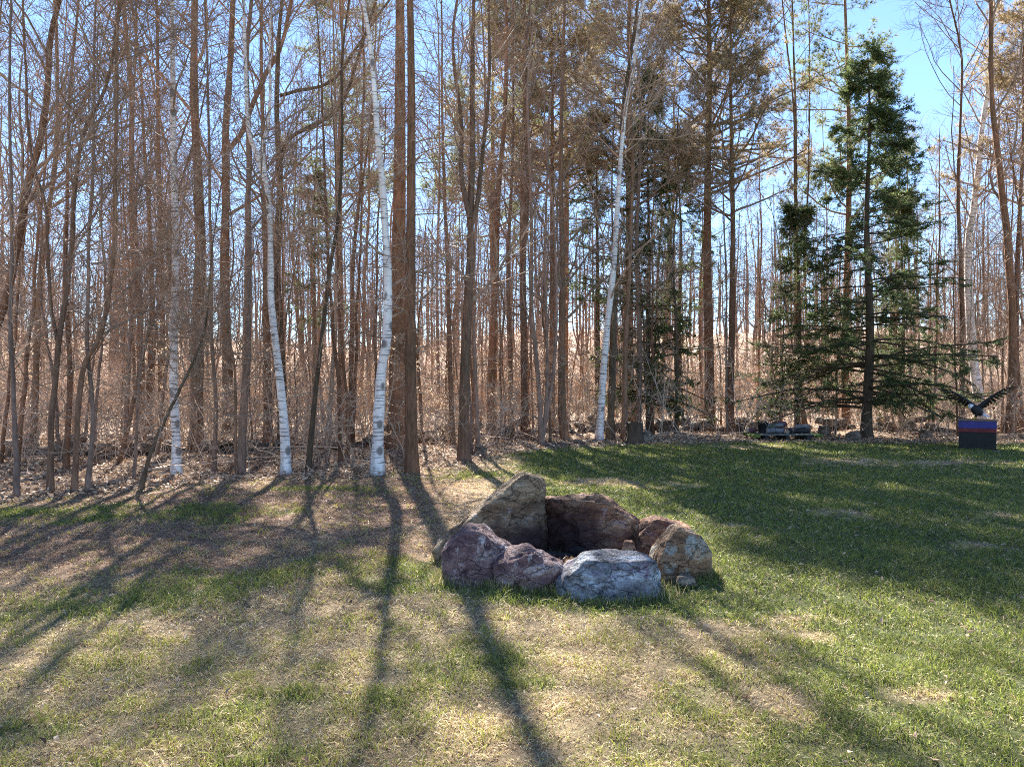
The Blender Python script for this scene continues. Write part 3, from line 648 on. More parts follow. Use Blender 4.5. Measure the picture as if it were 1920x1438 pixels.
# young beeches that kept their pale dry leaves
def beech_sapling(seed, H):
    rng = np.random.default_rng(seed); o = empty("beech_sapling"); n = 8
    st = straight_stem(rng, H, 0.06)[None]; R = np.linspace(0.014, 0.004, 7)[None]
    a = Acc(); st[0, 0, 2] = -0.08; a.tube(st, R, 5); a.build("trunk", BARK_GREY, o)
    c = Acc(); b, br = grow(rng, st, R, 16, (0.2, 0.98), (50, 85), (0.4 * H * 0.5, 0.4 * H * 0.75), 5, 0.5, 0.005, 0.02, 0.12, 0.5, flat=0.4); c.tube(b, br, 3)
    s, sr = grow(rng, b, br, 6, (0.2, 1), (30, 60), (0.15, 0.45), 3, 0.7, 0.004, 0.0, 0.15, 0.3, flat=0.3); c.tube(s, sr, 3)
    tag(c.build("limbs", TWIG_PALE, o, smooth=False), kind="stuff")
    i = np.repeat(np.arange(len(s)), 4); i = i[rng.random(len(i)) < 0.55]
    p, _, T = sample(s, sr, i, rng.uniform(0.2, 1, len(i)))
    v = leaf_quads(rng, p, 0.085, 0.04)
    mk("crown", v, np.arange(len(v)).reshape(-1, 4), BEECH, o, smooth=False)
    return o
def leaf_quads(rng, p, L, w, flat=1.0):
    d = norm(rng.normal(size=p.shape) * np.array([1, 1, 0.8 * flat]) + np.array([0, 0, -0.25 * flat])); M = len(p)
    s = norm(np.cross(d, rng.normal(size=p.shape) * np.array([flat, flat, 1])+ np.array([0, 0, 1e-3]))) * w
    LL = rng.uniform(0.6, 1.25, (M, 1)) * L; up = np.cross(d, norm(s)) * LL * 0.18
    return np.stack([p, p + d * LL * 0.45 + s * 0.5 + up, p + d * LL, p + d * LL * 0.45 - s * 0.5 + up], 1).reshape(-1, 3)
BT = [beech_sapling(400 + k, h) for k, h in enumerate((2.2, 3.0, 3.8, 1.7))]
used = set()
for (x, y) in scatter(85, (-80, 2000), (15, 33), 0.5):
    k = int(rng.integers(0, 4)); o = BT[k]
    if k in used: o = copy_tree(BT[k], (0, 0, 0), 0)
    used.add(k)
    s = rng.uniform(0.6, 0.95); o.location = (x, y, float(ground_z(x, y))); o.rotation_euler = (rng.normal() * 0.07, rng.normal() * 0.07, rng.uniform(0, 6.28)); o.scale = (s, s, s)
    tag(o, "low beech sapling holding its pale dry leaves in the understory", "sapling", "young beeches with dry leaves")

# ------------------------------------------------------------------ uncountable brush, far wood, litter
def brush():
    rng = np.random.default_rng(71); N = 4600
    d = np.sqrt(rng.uniform(15.0 ** 2, 52 ** 2, N * 2)); px = rng.uniform(-150, 2070, N * 2); x = (px - 960) / F * d
    ok = d > edge_y(x) + 1.2; x, d = x[ok][:N], d[ok][:N]; N = len(x)
    H = rng.uniform(0.7, 3.4, N) * np.clip(0.6 + d / 60, 0.7, 1.4)
    p = np.stack([x, d, ground_z(x, d) - 0.05], -1); out = np.zeros((N, 5, 3)); out[:, 0] = p
    dr = norm(rng.normal(size=(N, 3)) * np.array([0.35, 0.35, 0.05]) + np.array([0, 0, 1.0]))
    for j in range(1, 5):
        dr = norm(dr + rng.normal(size=(N, 3)) * 0.12); out[:, j] = out[:, j - 1] + dr * (H / 4)[:, None]
    R = (0.004 + 0.0032 * H)[:, None] * np.linspace(1, 0.4, 5)[None]
    a = Acc(); a.tube(out, R, 3)
    b, br = grow(rng, out, R, 7, (0.2, 1), (30, 75), (0.3, 1.1), 3, 0.7, 0.0055, 0.03, 0.18, 0.4); a.ribbon(b, br)
    s, sr = grow(rng, b, br, 5, (0.2, 1), (30, 65), (0.15, 0.55), 2, 0.8, 0.0055, 0.02, 0.1, 0.3); a.ribbon(s, sr)
    o = a.build("brush", TWIG_PALE, smooth=False)
    tag(o, "tangle of pale dry twigs filling the understory of the wood", "brush", kind="stuff")
brush()

def far_wood():
    rng = np.random.default_rng(72); N = 620
    d = rng.uniform(50, 118, N); px = rng.uniform(-260, 2180, N); x = (px - 960) / F * d
    H = rng.uniform(8, 15, N); n = 6
    out = np.zeros((N, n, 3)); out[:, 0] = np.stack([x, d, ground_z(x, d) - 0.2], -1)
    for j in range(1, n): out[:, j] = out[:, j - 1] + np.stack([rng.normal(size=N) * 0.12, rng.normal(size=N) * 0.1, H / (n - 1)], -1)
    R = rng.uniform(0.06, 0.17, N)[:, None] * np.linspace(1, 0.25, n)[None]
    a = Acc(); a.tube(out, R, 4)
    b, br = grow(rng, out, R, 12, (0.2, 1), (30, 60), (1.2, 3.4), 3, 0.4, 0.018, 0.05, 0.14, 0.5); a.ribbon(b, br)
    s, sr = grow(rng, b, br, 6, (0.2, 1), (30, 60), (0.6, 1.8), 2, 0.6, 0.012, 0.05, 0.14, 0.5); a.ribbon(s, sr)
    o = a.build("far_wood", BARK_GREY, smooth=False)
    tag(o, "far bare wood on the rising slope behind everything", "wood", kind="stuff")
    N = 9000
    d = rng.uniform(44, 100, N); px = rng.uniform(-260, 2180, N); x = (px - 960) / F * d
    out = np.zeros((N, 3, 3)); out[:, 0] = np.stack([x, d, ground_z(x, d) - 0.1], -1); H = rng.uniform(0.8, 3.0, N)
    for j in (1, 2): out[:, j] = out[:, j - 1] + np.stack([rng.normal(size=N) * 0.35, rng.normal(size=N) * 0.3, H / 2], -1)
    a = Acc(); R = np.full((N, 3), 0.014) * np.array([1.2, 0.9, 0.5]); a.ribbon(out, R)
    b, br = grow(rng, out, R, 6, (0.2, 1), (30, 75), (0.4, 1.4), 2, 0.8, 0.012, 0.03, 0.18, 0.3); a.ribbon(b, br)
    o = a.build("far_brush", TWIG_PALE, smooth=False)
    tag(o, "pale brush covering the rising slope beyond the wood", "brush", kind="stuff")
far_wood()

def litter():
    rng = np.random.default_rng(73); N = 62000
    d = np.sqrt(rng.uniform(9.5 ** 2, 36 ** 2, N * 3)); d = np.where(rng.random(N * 3) < 0.55, rng.uniform(9.5, 24, N * 3), d)
    px = rng.uniform(-220, 2140, N * 3); x = (px - 960) / F * d
    ok = (d > edge_y(x) - 0.2 + 1.0 * (fbm(x, d, 1.0, 81) - 0.5)) & (rng.random(N * 3) < 0.35 + 0.9 * fbm(x, d, 0.8, 82))
    x, d = x[ok][:N], d[ok][:N]; n2 = 2600
    xl = rng.uniform(-9, 12, n2); dl = rng.uniform(3.4, 20, n2); ok = dl < edge_y(xl); xl, dl = xl[ok], dl[ok]
    x = np.concatenate([x, xl]); d = np.concatenate([d, dl])
    p = np.stack([x, d, ground_z(x, d) + rng.uniform(0.005, 0.05, len(x))], -1)
    big = np.where(np.arange(len(x)) < len(x) - len(xl), 0.105, 0.05)[:, None]
    v = leaf_quads(rng, p, big, big * 0.55, 0.45)
    t = rng.random((len(x), 1)); c = (np.array([[0.24, 0.14, 0.085]]) * (1 - t) + np.array([[0.66, 0.5, 0.36]]) * t)
    c[rng.random(len(x)) < 0.12] *= 0.5
    o = mk("leaf_litter", v, np.arange(len(v)).reshape(-1, 4), LITTER, smooth=False, cols=np.repeat(c, 4, 0))
    tag(o, "dry fallen leaves carpeting the ground under the trees", "leaves", kind="stuff")
litter()

FOOT = [(-0.1, 7.5, 0.55), (0.85, 7.75, 0.5), (-0.3, 6.72, 0.34), (0.13, 6.47, 0.32), (0.8, 6.33, 0.45), (1.52, 6.88, 0.27), (1.48, 7.55, 0.3)]
def grass():
    rng = np.random.default_rng(74)
    V = []; C = []; T = []; n0 = 0
    for (d0, d1, dens, hgt, wid) in ((2.6, 5.2, 6200, 0.042, 0.0042), (5.2, 8.5, 3000, 0.046, 0.006), (8.5, 14, 1500, 0.052, 0.009), (14, 25, 600, 0.058, 0.014)):
        area = (d1 * d1 - d0 * d0) * 0.70
        N = int(area * dens); d = np.sqrt(rng.uniform(d0 * d0, d1 * d1, N)); x = rng.uniform(-0.74, 0.76, N) * d
        g = green(x, d); L = lawn(x, d); tuft = np.clip(0.5 + 1.5 * (fbm(x, d, 0.17, 91) - 0.5), 0, 1)
        keep = (rng.random(N) < L) & (rng.random(N) < np.clip(0.8 + 0.3 * g + 1.2 * (tuft - 0.5), 0.3, 1))
        x, d, g, tuft = x[keep], d[keep], g[keep], tuft[keep]; N = len(x)
        isg = rng.random(N) < np.clip(g * 1.05 + 0.35 * (tuft - 0.5), 0.02, 0.8)
        p = np.stack([x, d, ground_z(x, d)], -1)
        a = rng.uniform(0, 2 * math.pi, N)
        lean = np.where(isg, rng.uniform(0.1, 0.85, N), rng.uniform(0.5, 1.9, N))[:, None]
        dr = norm(np.stack([np.cos(a), np.sin(a), np.zeros(N)], -1) * lean + np.array([0, 0, 1.0]))
        Lh = (hgt * (0.45 + 1.1 * tuft) * rng.uniform(0.55, 1.35, N) * np.where(isg, 1.0 + 0.35 * g, 1.0))[:, None]
        sd = norm(np.cross(dr, rng.normal(size=(N, 3)))) * wid * rng.uniform(0.7, 1.2, (N, 1))
        bend = np.stack([np.cos(a), np.sin(a), -0.6 * np.ones(N)], -1) * Lh * 0.35
        mid = p + dr * Lh * 0.55; tip = p + dr * Lh + bend
        v = np.stack([p - sd * 0.5, p + sd * 0.5, mid + sd * 0.38, mid - sd * 0.38, tip], 1)
        t = rng.random((N, 1)); t = t * t * (3 - 2 * t); u = rng.random((N, 1))
        cg = np.array([[0.075, 0.1, 0.038]]) * (1 - t) + np.array([[0.3, 0.34, 0.065]]) * t
        cg = cg * (0.8 + 0.4 * u); yel = np.clip(0.75 - g, 0, 1)[:, None]           # thin turf is yellower
        cg = cg * (1 - yel) + (np.array([[0.5, 0.47, 0.1]]) * (0.7 + 0.6 * u)) * yel
        cs = np.array([[0.3, 0.19, 0.11]]) * (1 - t) + np.array([[0.84, 0.7, 0.45]]) * t
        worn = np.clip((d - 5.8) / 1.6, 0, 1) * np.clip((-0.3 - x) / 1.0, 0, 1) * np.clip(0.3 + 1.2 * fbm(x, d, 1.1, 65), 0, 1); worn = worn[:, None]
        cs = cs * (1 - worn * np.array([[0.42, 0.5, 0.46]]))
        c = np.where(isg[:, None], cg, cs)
        if d0 > 8:
            v = v[:, [0, 1, 4]]; v[:, 0] -= sd * 0.2; v[:, 1] += sd * 0.2; T.append(np.arange(N * 3).reshape(-1, 3) + n0); n0 += N * 3
            V.append(v.reshape(-1, 3)); C.append(np.repeat(c, 3, 0)); continue
        idx = np.arange(N)[:, None] * 5 + n0
        T.append(np.concatenate([idx + [0, 1, 2], idx + [0, 2, 3], idx + [3, 2, 4]], 0)); n0 += N * 5
        V.append(v.reshape(-1, 3)); C.append(np.repeat(c, 5, 0))
    N = 7500; k = rng.integers(0, len(FOOT), N); fx, fy, fr = np.array(FOOT)[k].T; a0 = rng.uniform(0, 2 * math.pi, N); rr_ = fr * rng.uniform(0.92, 1.3, N)
    x = fx + rr_ * np.cos(a0); d = fy + 0.75 * rr_ * np.sin(a0); ok = ((x - 0.6) / 0.55) ** 2 + ((d - 7.1) / 0.35) ** 2 > 1; x, d = x[ok], d[ok]; N = len(x); g = green(x, d)[:, None]
    p = np.stack([x, d, ground_z(x, d)], -1); dr = norm(rng.normal(size=(N, 3)) * np.array([0.35, 0.35, 0]) + np.array([0, 0, 1.0])); Lh = rng.uniform(0.05, 0.13, (N, 1)); sd = norm(np.cross(dr, rng.normal(size=(N, 3)))) * 0.006
    tip = p + dr * Lh + rng.normal(size=(N, 3)) * np.array([0.02, 0.02, 0]); t = rng.random((N, 1))
    c = np.where(rng.random((N, 1)) < 0.3 + 0.5 * g, np.array([[0.08, 0.11, 0.035]]) * (1 - t) + np.array([[0.25, 0.28, 0.08]]) * t, np.array([[0.3, 0.2, 0.12]]) * (1 - t) + np.array([[0.75, 0.62, 0.4]]) * t)
    V.append(np.stack([p - sd * 0.5, p + sd * 0.5, tip], 1).reshape(-1, 3)); T.append(np.arange(N * 3).reshape(-1, 3) + n0); C.append(np.repeat(c, 3, 0))
    o = mk("grass", np.concatenate(V), np.concatenate(T), GRASS, smooth=False, cols=np.concatenate(C))
    tag(o, "patchy spring lawn of green blades and pale dead straw", "grass", kind="stuff")
grass()

# ------------------------------------------------------------------ boulders
def ico(sub):
    bm = bmesh.new(); bmesh.ops.create_icosphere(bm, subdivisions=sub, radius=1)
    v = np.array([q.co[:] for q in bm.verts]); f = np.array([[q.index for q in t.verts] for t in bm.faces]); bm.free()
    return v, f
ICO = {s: ico(s) for s in (2, 3, 6)}
def stone_mesh(planes, sub, p, seed, amp, freq, ridge=0.0, ridge_dir=(0, 0, 1)):
    u, f = ICO[sub]
    nd = np.array([q[:3] for q in planes], float); nd /= np.linalg.norm(nd, axis=1, keepdims=True); dd = np.array([q[3] for q in planes])
    k = (np.clip(u @ nd.T, 0, None) / dd) ** p
    v = u * (k.sum(1) ** (-1.0 / p))[:, None]
    off = Vector((seed * 3.1, seed * 1.7, -seed * 2.3)); rd = Vector(ridge_dir).normalized(); out = np.empty_like(v)
    for i, q in enumerate(v):
        w = Vector(q)
        n = noise.fractal(w * freq + off, 0.9, 2.1, 6) * amp
        n += (abs(noise.noise(w * freq * 0.6 + off)) - 0.25) * -amp * 1.3
        vd = noise.voronoi(w * freq * 1.7 + off)[0]; n += (min(vd[1] - vd[0], 0.35) - 0.2) * amp * 0.9
        if ridge:
            s = w - rd * w.dot(rd) * 0.82
            n += (1 - abs(noise.noise(s * freq * 2.6 + off)) * 2.6 - 0.6 * abs(noise.noise(s * freq * 6.5 + off))) * ridge * 1.5
        out[i] = q + u[i] * n
    return out, f
def boulder(px, py, d, planes, m, label, seed, amp=0.03, freq=3.0, ridge=0.012, ridge_dir=(0, 0, 1), p=26, sub=6, name="boulder", group="boulders of the fire ring", cat="boulder"):
    """px, py: the photo pixel of the boulder's centre, d its distance; planes in metres round that centre"""
    c = P(px, py, d); v, f = stone_mesh(planes, sub, p, seed, amp, freq, ridge, ridge_dir)
    o = mk(name, v, f, m, loc=tuple(c)); return tag(o, label, cat, group)
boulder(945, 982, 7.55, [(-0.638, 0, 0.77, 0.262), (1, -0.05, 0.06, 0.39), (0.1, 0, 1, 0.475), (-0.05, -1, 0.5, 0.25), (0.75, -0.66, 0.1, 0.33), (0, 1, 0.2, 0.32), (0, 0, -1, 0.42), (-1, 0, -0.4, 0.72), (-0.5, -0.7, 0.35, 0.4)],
        ROCK_SHADE_A, "largest tan boulder, a tall leaning wedge rising to a sharp peak", 1, 0.032, 2.6, 0.02, (0.75, 0.1, 0.63))
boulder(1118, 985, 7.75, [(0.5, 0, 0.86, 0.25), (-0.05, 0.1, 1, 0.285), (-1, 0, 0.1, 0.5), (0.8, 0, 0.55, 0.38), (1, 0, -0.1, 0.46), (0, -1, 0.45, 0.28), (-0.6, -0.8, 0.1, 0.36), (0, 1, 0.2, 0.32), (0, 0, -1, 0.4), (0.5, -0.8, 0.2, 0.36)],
        ROCK_SHADE_B, "broad rusty brown boulder with a ridged sloping top beside the peak", 2, 0.036, 3.0, 0.022, (1, 0, -0.2))
boulder(895, 1040, 6.75, [(-0.7, 0, 0.7, 0.24), (0.62, 0, 0.78, 0.215), (0, 0, 1, 0.235), (-1, 0, -0.1, 0.30), (1, 0, 0, 0.30), (0, -1, 0.35, 0.24), (0, 1, 0.2, 0.25), (0, 0, -1, 0.3), (0.6, -0.7, 0.2, 0.26), (-0.7, -0.7, 0.2, 0.27)],
        ROCK_MAUVE, "rounded mauve boulder speckled with pale flecks leaning on the largest one", 3, 0.026, 3.6, 0.008)
boulder(988, 1066, 6.5, [(-0.3, -0.1, 0.95, 0.155), (0.5, 0, 0.86, 0.165), (-1, 0, 0.25, 0.27), (1, 0, 0.1, 0.30), (0, -1, 0.25, 0.2), (-0.55, -0.8, -0.1, 0.22), (0, 1, 0.2, 0.22), (0, 0, -1, 0.25), (0.6, -0.75, 0.1, 0.25)],
        ROCK_MAUVE, "low angular purple-brown boulder wedged between mauve and blue-grey ones", 4, 0.026, 4.2, 0.012, (0.8, 0, 0.3), 18)
boulder(1142, 1078, 6.35, [(-0.62, 0, 0.78, 0.24), (0.02, 0, 1, 0.155), (0.75, 0, 0.66, 0.34), (-1, 0, 0.1, 0.42), (1, 0, 0, 0.42), (0, -1, 0.42, 0.2), (0, 1, 0.2, 0.25), (0, 0, -1, 0.25), (-0.6, -0.75, 0.2, 0.33), (0.7, -0.7, 0.1, 0.36)],
        ROCK_BLUE, "long low blue-grey boulder with a flat top, palest of the ring", 5, 0.024, 3.4, 0.012, (0.9, 0, -0.35))
boulder(1278, 1040, 6.9, [(-0.72, 0, 0.7, 0.215), (0.45, 0, 0.9, 0.22), (0.9, 0, 0.45, 0.235), (-1, 0, 0, 0.25), (1, 0, -0.1, 0.24), (0, -1, 0.3, 0.22), (0, 1, 0.2, 0.25), (0, 0, -1, 0.28), (0.65, -0.75, 0.1, 0.23)],
        ROCK_LICHEN, "rounded brown boulder with grey lichen closing the far side of the blue-grey one", 6, 0.022, 3.8, 0.008, p=11)
boulder(1243, 1010, 7.55, [(-0.6, 0, 0.8, 0.225), (0.25, 0, 0.97, 0.19), (0.9, 0, 0.5, 0.28), (-1, 0, 0.1, 0.27), (1, 0, 0, 0.31), (0, -1, 0.3, 0.22), (0, 1, 0.2, 0.24), (0, 0, -1, 0.28)],
        ROCK_RUST, "small orange-brown boulder tucked behind the lichen-covered one", 7, 0.02, 4.0, 0.014, (1, 0, -0.25), p=12)
boulder(1178, 1024, 7.1, [(0, 0, 1, 0.05), (-1, 0, 0.3, 0.05), (1, 0, 0.4, 0.055), (0, -1, 0.2, 0.05), (0, 1, 0, 0.05), (0, 0, -1, 0.06)], ROCK_RUST,
        "fist-sized orange stone lying inside the fire ring", 8, 0.008, 12, 0.0, sub=3, name="stone", cat="stone")
boulder(1286, 1086, 6.45, [(0, 0, 1, 0.03), (-1, 0, 0.3, 0.07), (1, 0, 0.4, 0.065), (0, -1, 0.2, 0.05), (0, 1, 0, 0.05), (0, 0, -1, 0.05)], ROCK_WALL,
        "small dark stone on the grass at the lichen boulder's foot", 9, 0.008, 12, 0.0, sub=3, name="stone", cat="stone")
# ash bed inside the ring, with half-burnt sticks and leaves
ang = np.linspace(0, 2 * math.pi, 40, endpoint=False); rr = np.linspace(0.02, 1, 12)
ax_ = np.array([0.55, 7.15])
av = np.array([[ax_[0] + r * 0.55 * math.cos(a), ax_[1] + r * 0.5 * math.sin(a), 0] for r in rr for a in ang])
av[:, 2] = ground_z(av[:, 0], av[:, 1]) + 0.035 + 0.03 * (fbm(av[:, 0], av[:, 1], 0.15, 95) - 0.5)
av[-40:, 2] -= 0.06
ai = np.arange(12 * 40).reshape(12, 40)
af = np.stack([ai[:-1], np.roll(ai[:-1], -1, 1), np.roll(ai[1:], -1, 1), ai[1:]], -1).reshape(-1, 4)
ash = mk("ash_bed", av, af, plain("ash", (0.07, 0.062, 0.06), 0.95, 0.5, 30))
tag(ash, "dark ash bed lying inside the boulder ring", "ash", kind="stuff")
rng = np.random.default_rng(97)
pl = np.stack([rng.normal(0.62, 0.17, 420), rng.normal(6.95, 0.1, 420), np.zeros(420)], -1); pl[:, 2] = ground_z(pl[:, 0], pl[:, 1]) + rng.uniform(0.05, 0.12, 420)
v = leaf_quads(rng, pl, 0.07, 0.045, 0.7); t = rng.random((420, 1))
o = mk("leaf_pile", v, np.arange(len(v)).reshape(-1, 4), LITTER, smooth=False, cols=np.repeat(np.array([[0.2, 0.11, 0.05]]) * (1 - t) + np.array([[0.5, 0.34, 0.2]]) * t, 4, 0))
tag(o, "rusty dry leaves blown into the fire ring", "leaves", kind="stuff")

CHAR = plain("charcoal", (0.018, 0.016, 0.016), 0.9, 0.6, 25)
for k, (x, y, rz, L, lab) in enumerate(((0.42, 7.2, 0.3, 0.5, "charred log lying in the ash under the peak boulder"), (0.72, 7.22, -0.5, 0.42, "charred log end leaning towards the rusty broad boulder"), (0.3, 6.98, 1.2, 0.36, "short burnt log beside the low purple-brown boulder"))):
    rg = np.random.default_rng(600 + k); c = np.zeros((1, 7, 3)); c[0, :, 0] = np.linspace(-L / 2, L / 2, 7); c[0, 1:-1, 2] = rg.normal(size=5) * 0.006
    R = 0.045 * (1 + 0.12 * rg.normal(size=(1, 7))); R[0, 0] *= 0.5; R[0, -1] *= 0.35; a = Acc(); a.tube(c, R, 10)
    q = a.build("charred_log", CHAR, loc=(x, y, 0.085 + 0.02 * k)); q.rotation_euler = (0, 0.1, rz); tag(q, lab, "log", "burnt wood in the fire ring")

# ------------------------------------------------------------------ tumbled stone wall in the wood
rng = np.random.default_rng(98)
WM = []
for k in range(6):
    pl = [(0, 0, 1, 0.11), (0, 0, -1, 0.11), (1, 0, 0.1, 0.22), (-1, 0, 0.2, 0.2), (0, 1, 0, 0.17), (0, -1, 0.1, 0.16)] + [(*rng.normal(size=3), rng.uniform(0.15, 0.2)) for _ in range(3)]
    v, f = stone_mesh(pl, 2, 12, 30 + k, 0.02, 4)
    me_o = mk("stone", v, f, ROCK_WALL, smooth=True); WM.append(me_o.data); bpy.data.objects.remove(me_o)
wall_pts = np.array([[-15.5, 17.6], [-9, 18.6], [-5.5, 19.6], [-3.0, 22.5], [1.6, 26.0], [6, 27.6], [12, 27.4], [19, 26.8]])
seg = np.linalg.norm(np.diff(wall_pts, axis=0), axis=1); cum = np.concatenate([[0], np.cumsum(seg)])
wall = empty("stone_wall", (0, 22, 0)); tag(wall, "low tumbledown dry stone wall running through the wood", "wall", kind="thing")
for course in range(3):
    s = rng.uniform(0, 0.3)
    while s < cum[-1]:
        step = rng.uniform(0.34, 0.52)
        if rng.random() < (0.95, 0.6, 0.18)[course]:
            x, y = np.interp(s, cum, wall_pts[:, 0]), np.interp(s, cum, wall_pts[:, 1])
            x += rng.normal() * 0.05; y += rng.normal() * 0.1
            q = link("stone", WM[int(rng.integers(0, 6))], wall)
            q.location = (x, y - 22, float(ground_z(x, y)) + 0.02 + course * 0.18 + rng.normal() * 0.02)
            q.rotation_euler = (rng.normal() * 0.15, rng.normal() * 0.15, rng.uniform(0, 6.28)); k = rng.uniform(0.8, 1.3); q.scale = (k, k, k * rng.uniform(0.85, 1.2))
        s += step
# flat edging stones at the lawn edge
for px, py, w, lab in ((1032, 838, 1.3, "flat pale edging stone at the foot of the three-stem clump"), (1058, 836, 1.0, "flat edging stone below the flared-foot trunk"),
                       (1088, 834, 1.2, "mossy flat edging stone between flared-foot trunk and slanting birch"), (1112, 832, 0.9, "small flat edging stone touching the slanting birch")):
    d = dist(py); x = (px - 960) / F * d
    q = link("edging_stone", WM[px % 6]); q.location = (x, d, float(ground_z(x, d)) + 0.02); q.scale = (w, w, 0.6); q.rotation_euler = (0.05, -0.06, px)
    tag(q, lab, "stone", "flat edging stones")
# rocks among the leaves
for px, py, w, lab in ((1600, 826, 1.2, "pale rock among dry leaves just beside the big hemlock's foot"), (1735, 822, 1.1, "brown rock at the foot of a slanting sapling beyond the hemlock"), (1395, 806, 1.7, "large rounded brown rock behind the loaded platform's end"),
                       (900, 850, 0.9, "rock by the many-stemmed maple's roots"), (1545, 818, 1.0, "dark rock just past the platform's mossy end")):
    d = dist(py); x = (px - 960) / F * d
    q = link("rock", WM[(px + 1) % 6]); q.location = (x, d, float(ground_z(x, d)) + 0.1 * w); q.scale = (w, w, w * 1.3); q.rotation_euler = (0.2, 0.1, px)
    tag(q, lab, "rock", "rocks along the edge of the wood")

# dark stump and its dark rock
def stump(px, py, r, h, label):
    d = dist(py); x = (px - 960) / F * d; rng = np.random.default_rng(px); o = empty("tree_stump", (x, d, float(ground_z(x, d))))
    k = 28; a = np.linspace(0, 2 * math.pi, k, endpoint=False); lob = 1 + 0.08 * np.sin(5 * a + 1) + 0.05 * np.sin(9 * a)
    V = []; zs = [-0.1, 0.02, 0.1, 0.25, h * 0.6, h]
    for z, s in zip(zs, (1.5, 1.38, 1.15, 1.02, 0.95, 0.92)):
        V += [[r * s * (1 + (lob[i] - 1) * (2.5 if z < 0.15 else 1)) * math.cos(a[i]), r * s * lob[i] * math.sin(a[i]), z + (0.03 * math.sin(3 * a[i]) if z == h else 0)] for i in range(k)]
    ix = np.arange(len(zs) * k).reshape(-1, k); q = np.stack([ix[:-1], np.roll(ix[:-1], -1, 1), np.roll(ix[1:], -1, 1), ix[1:]], -1).reshape(-1, 4)
    mk("bark", np.array(V), q, BARK_DARK, o)
    top = [[0, 0, h - 0.02]] + [[0.93 * p[0], 0.93 * p[1], p[2] - 0.012] for p in V[-k:]]
    mk("cut_face", np.array(top), np.array([[0, 1 + i, 1 + (i + 1) % k] for i in range(k)]), plain("cut_wood", (0.16, 0.13, 0.1)), o, smooth=False)
    tag(o, label, "stump")
stump(1190, 830, 0.24, 0.62, "dark weathered stump in front of the tight stem cluster")
q = link("rock", WM[2]); x, y = gpt(1212, 829); q.location = (x, y, 0.12); q.scale = (1.2, 1.1, 1.7); q.rotation_euler = (0.1, 0.4, 1); tag(q, "dark rock leaning against the dark stump", "rock", "rocks along the edge of the wood")

# fallen branches on the floor and a few propped at the platform
FB = []
for k in range(4):
    rng = np.random.default_rng(500 + k); L = (1.6, 2.4, 3.0, 2.0)[k]
    c = np.zeros((1, 8, 3)); c[0, :, 0] = np.linspace(-L / 2, L / 2, 8); c[0, :, 1] = np.cumsum(rng.normal(size=8) * 0.05); c[0, :, 2] = 0.06 + 0.05 * np.sin(np.linspace(0, 3, 8))
    R = np.linspace(0.024, 0.008, 8)[None]; a = Acc(); a.tube(c, R, 6)
    b, br = grow(rng, c, R, 6, (0.3, 1), (25, 55), (0.3, 0.9), 4, 0.6, 0.006, 0.03, 0.1, 0.3); b[:, :, 2] = np.abs(b[:, :, 2]); a.tube(b, br, 4)
    q = a.build("fallen_branch", TWIG_PALE); FB.append(q.data); bpy.data.objects.remove(q)
rng = np.random.default_rng(510)
for (x, y) in scatter(46, (-60, 1980), (11, 27), 0.3):
    q = link("fallen_branch", FB[int(rng.integers(0, 4))]); q.location = (x, y, float(ground_z(x, y)) + 0.01)
    q.rotation_euler = (rng.normal() * 0.1, -abs(rng.normal()) * 0.12, rng.uniform(0, 6.28)); k = rng.uniform(0.6, 1.2); q.scale = (k, k, k)
    tag(q, "pale fallen branch lying on the leaf litter of the wood", "branch", "fallen branches on the wood floor")
def stick(p0, p1, r, label, name="propped_branch"):
    rng = np.random.default_rng(int(abs(p0[0]) * 1000)); n = 9; t = np.linspace(0, 1, n)[:, None]; c = np.array(p0) * (1 - t) + np.array(p1) * t
    c[1:-1] += rng.normal(size=(n - 2, 3)) * 0.025; base = c[0].copy(); a = Acc(); R = np.linspace(r, r * 0.5, n)[None]; a.tube((c - base)[None], R, 7)
    b, br = grow(rng, (c - base)[None], R, 5, (0.4, 1), (25, 50), (0.2, 0.6), 4, 0.6, 0.006, 0.02, 0.1, 0.3); a.tube(b, br, 4)
    q = a.build(name, TWIG_PALE, loc=tuple(base)); tag(q, label, "branch", "branches propped by the platform")
d = 24.2
stick(P(1394, 819, d), P(1427, 748, d + 0.2), 0.03, "pale branch propped upright against the platform's end")
stick(P(1388, 766, d + 0.3), P(1428, 752, d + 0.25), 0.02, "thin pale branch lying level across the propped one")
stick(P(1478, 803, d), P(1424, 748, d + 0.25), 0.026, "pale branch sloping down onto the firewood pile")

# ------------------------------------------------------------------ low platform with firewood
def box(cx, cy, cz, sx, sy, sz, bev=0.008):
    bm = bmesh.new(); bmesh.ops.create_cube(bm, size=1)
    for v in bm.verts: v.co = Vector((cx + v.co.x * sx, cy + v.co.y * sy, cz + v.co.z * sz))
    bmesh.ops.bevel(bm, geom=list(bm.edges), offset=bev, segments=2, affect='EDGES')
    me = bpy.data.meshes.new("part"); bm.to_mesh(me); bm.free(); return me
def part(name, me, m, parent):
    if not me.materials: me.materials.append(m)
    return link(name, me, parent)
DECK = plain("weathered_board", (0.12, 0.125, 0.115), 0.8, 0.4, 14); MOSSY = plain("mossy_board", (0.12, 0.16, 0.045), 0.9, 0.5, 10); BLACKW = plain("dark_wood", (0.03, 0.03, 0.032), 0.7, 0.4)
px0, pd = 1466, 23.4; X0 = (px0 - 960) / F * pd
plat = empty("low_platform", (X0, pd, float(ground_z(X0, pd)))); tag(plat, "low dark plank platform with mossy ends at the lawn edge", "platform")
for k in range(6): part("plank", box(0, -0.46 + k * 0.185, 0.2 + 0.004 * (k % 2), 1.55 + 0.05 * (k % 3), 0.165, 0.045), DECK, plat)
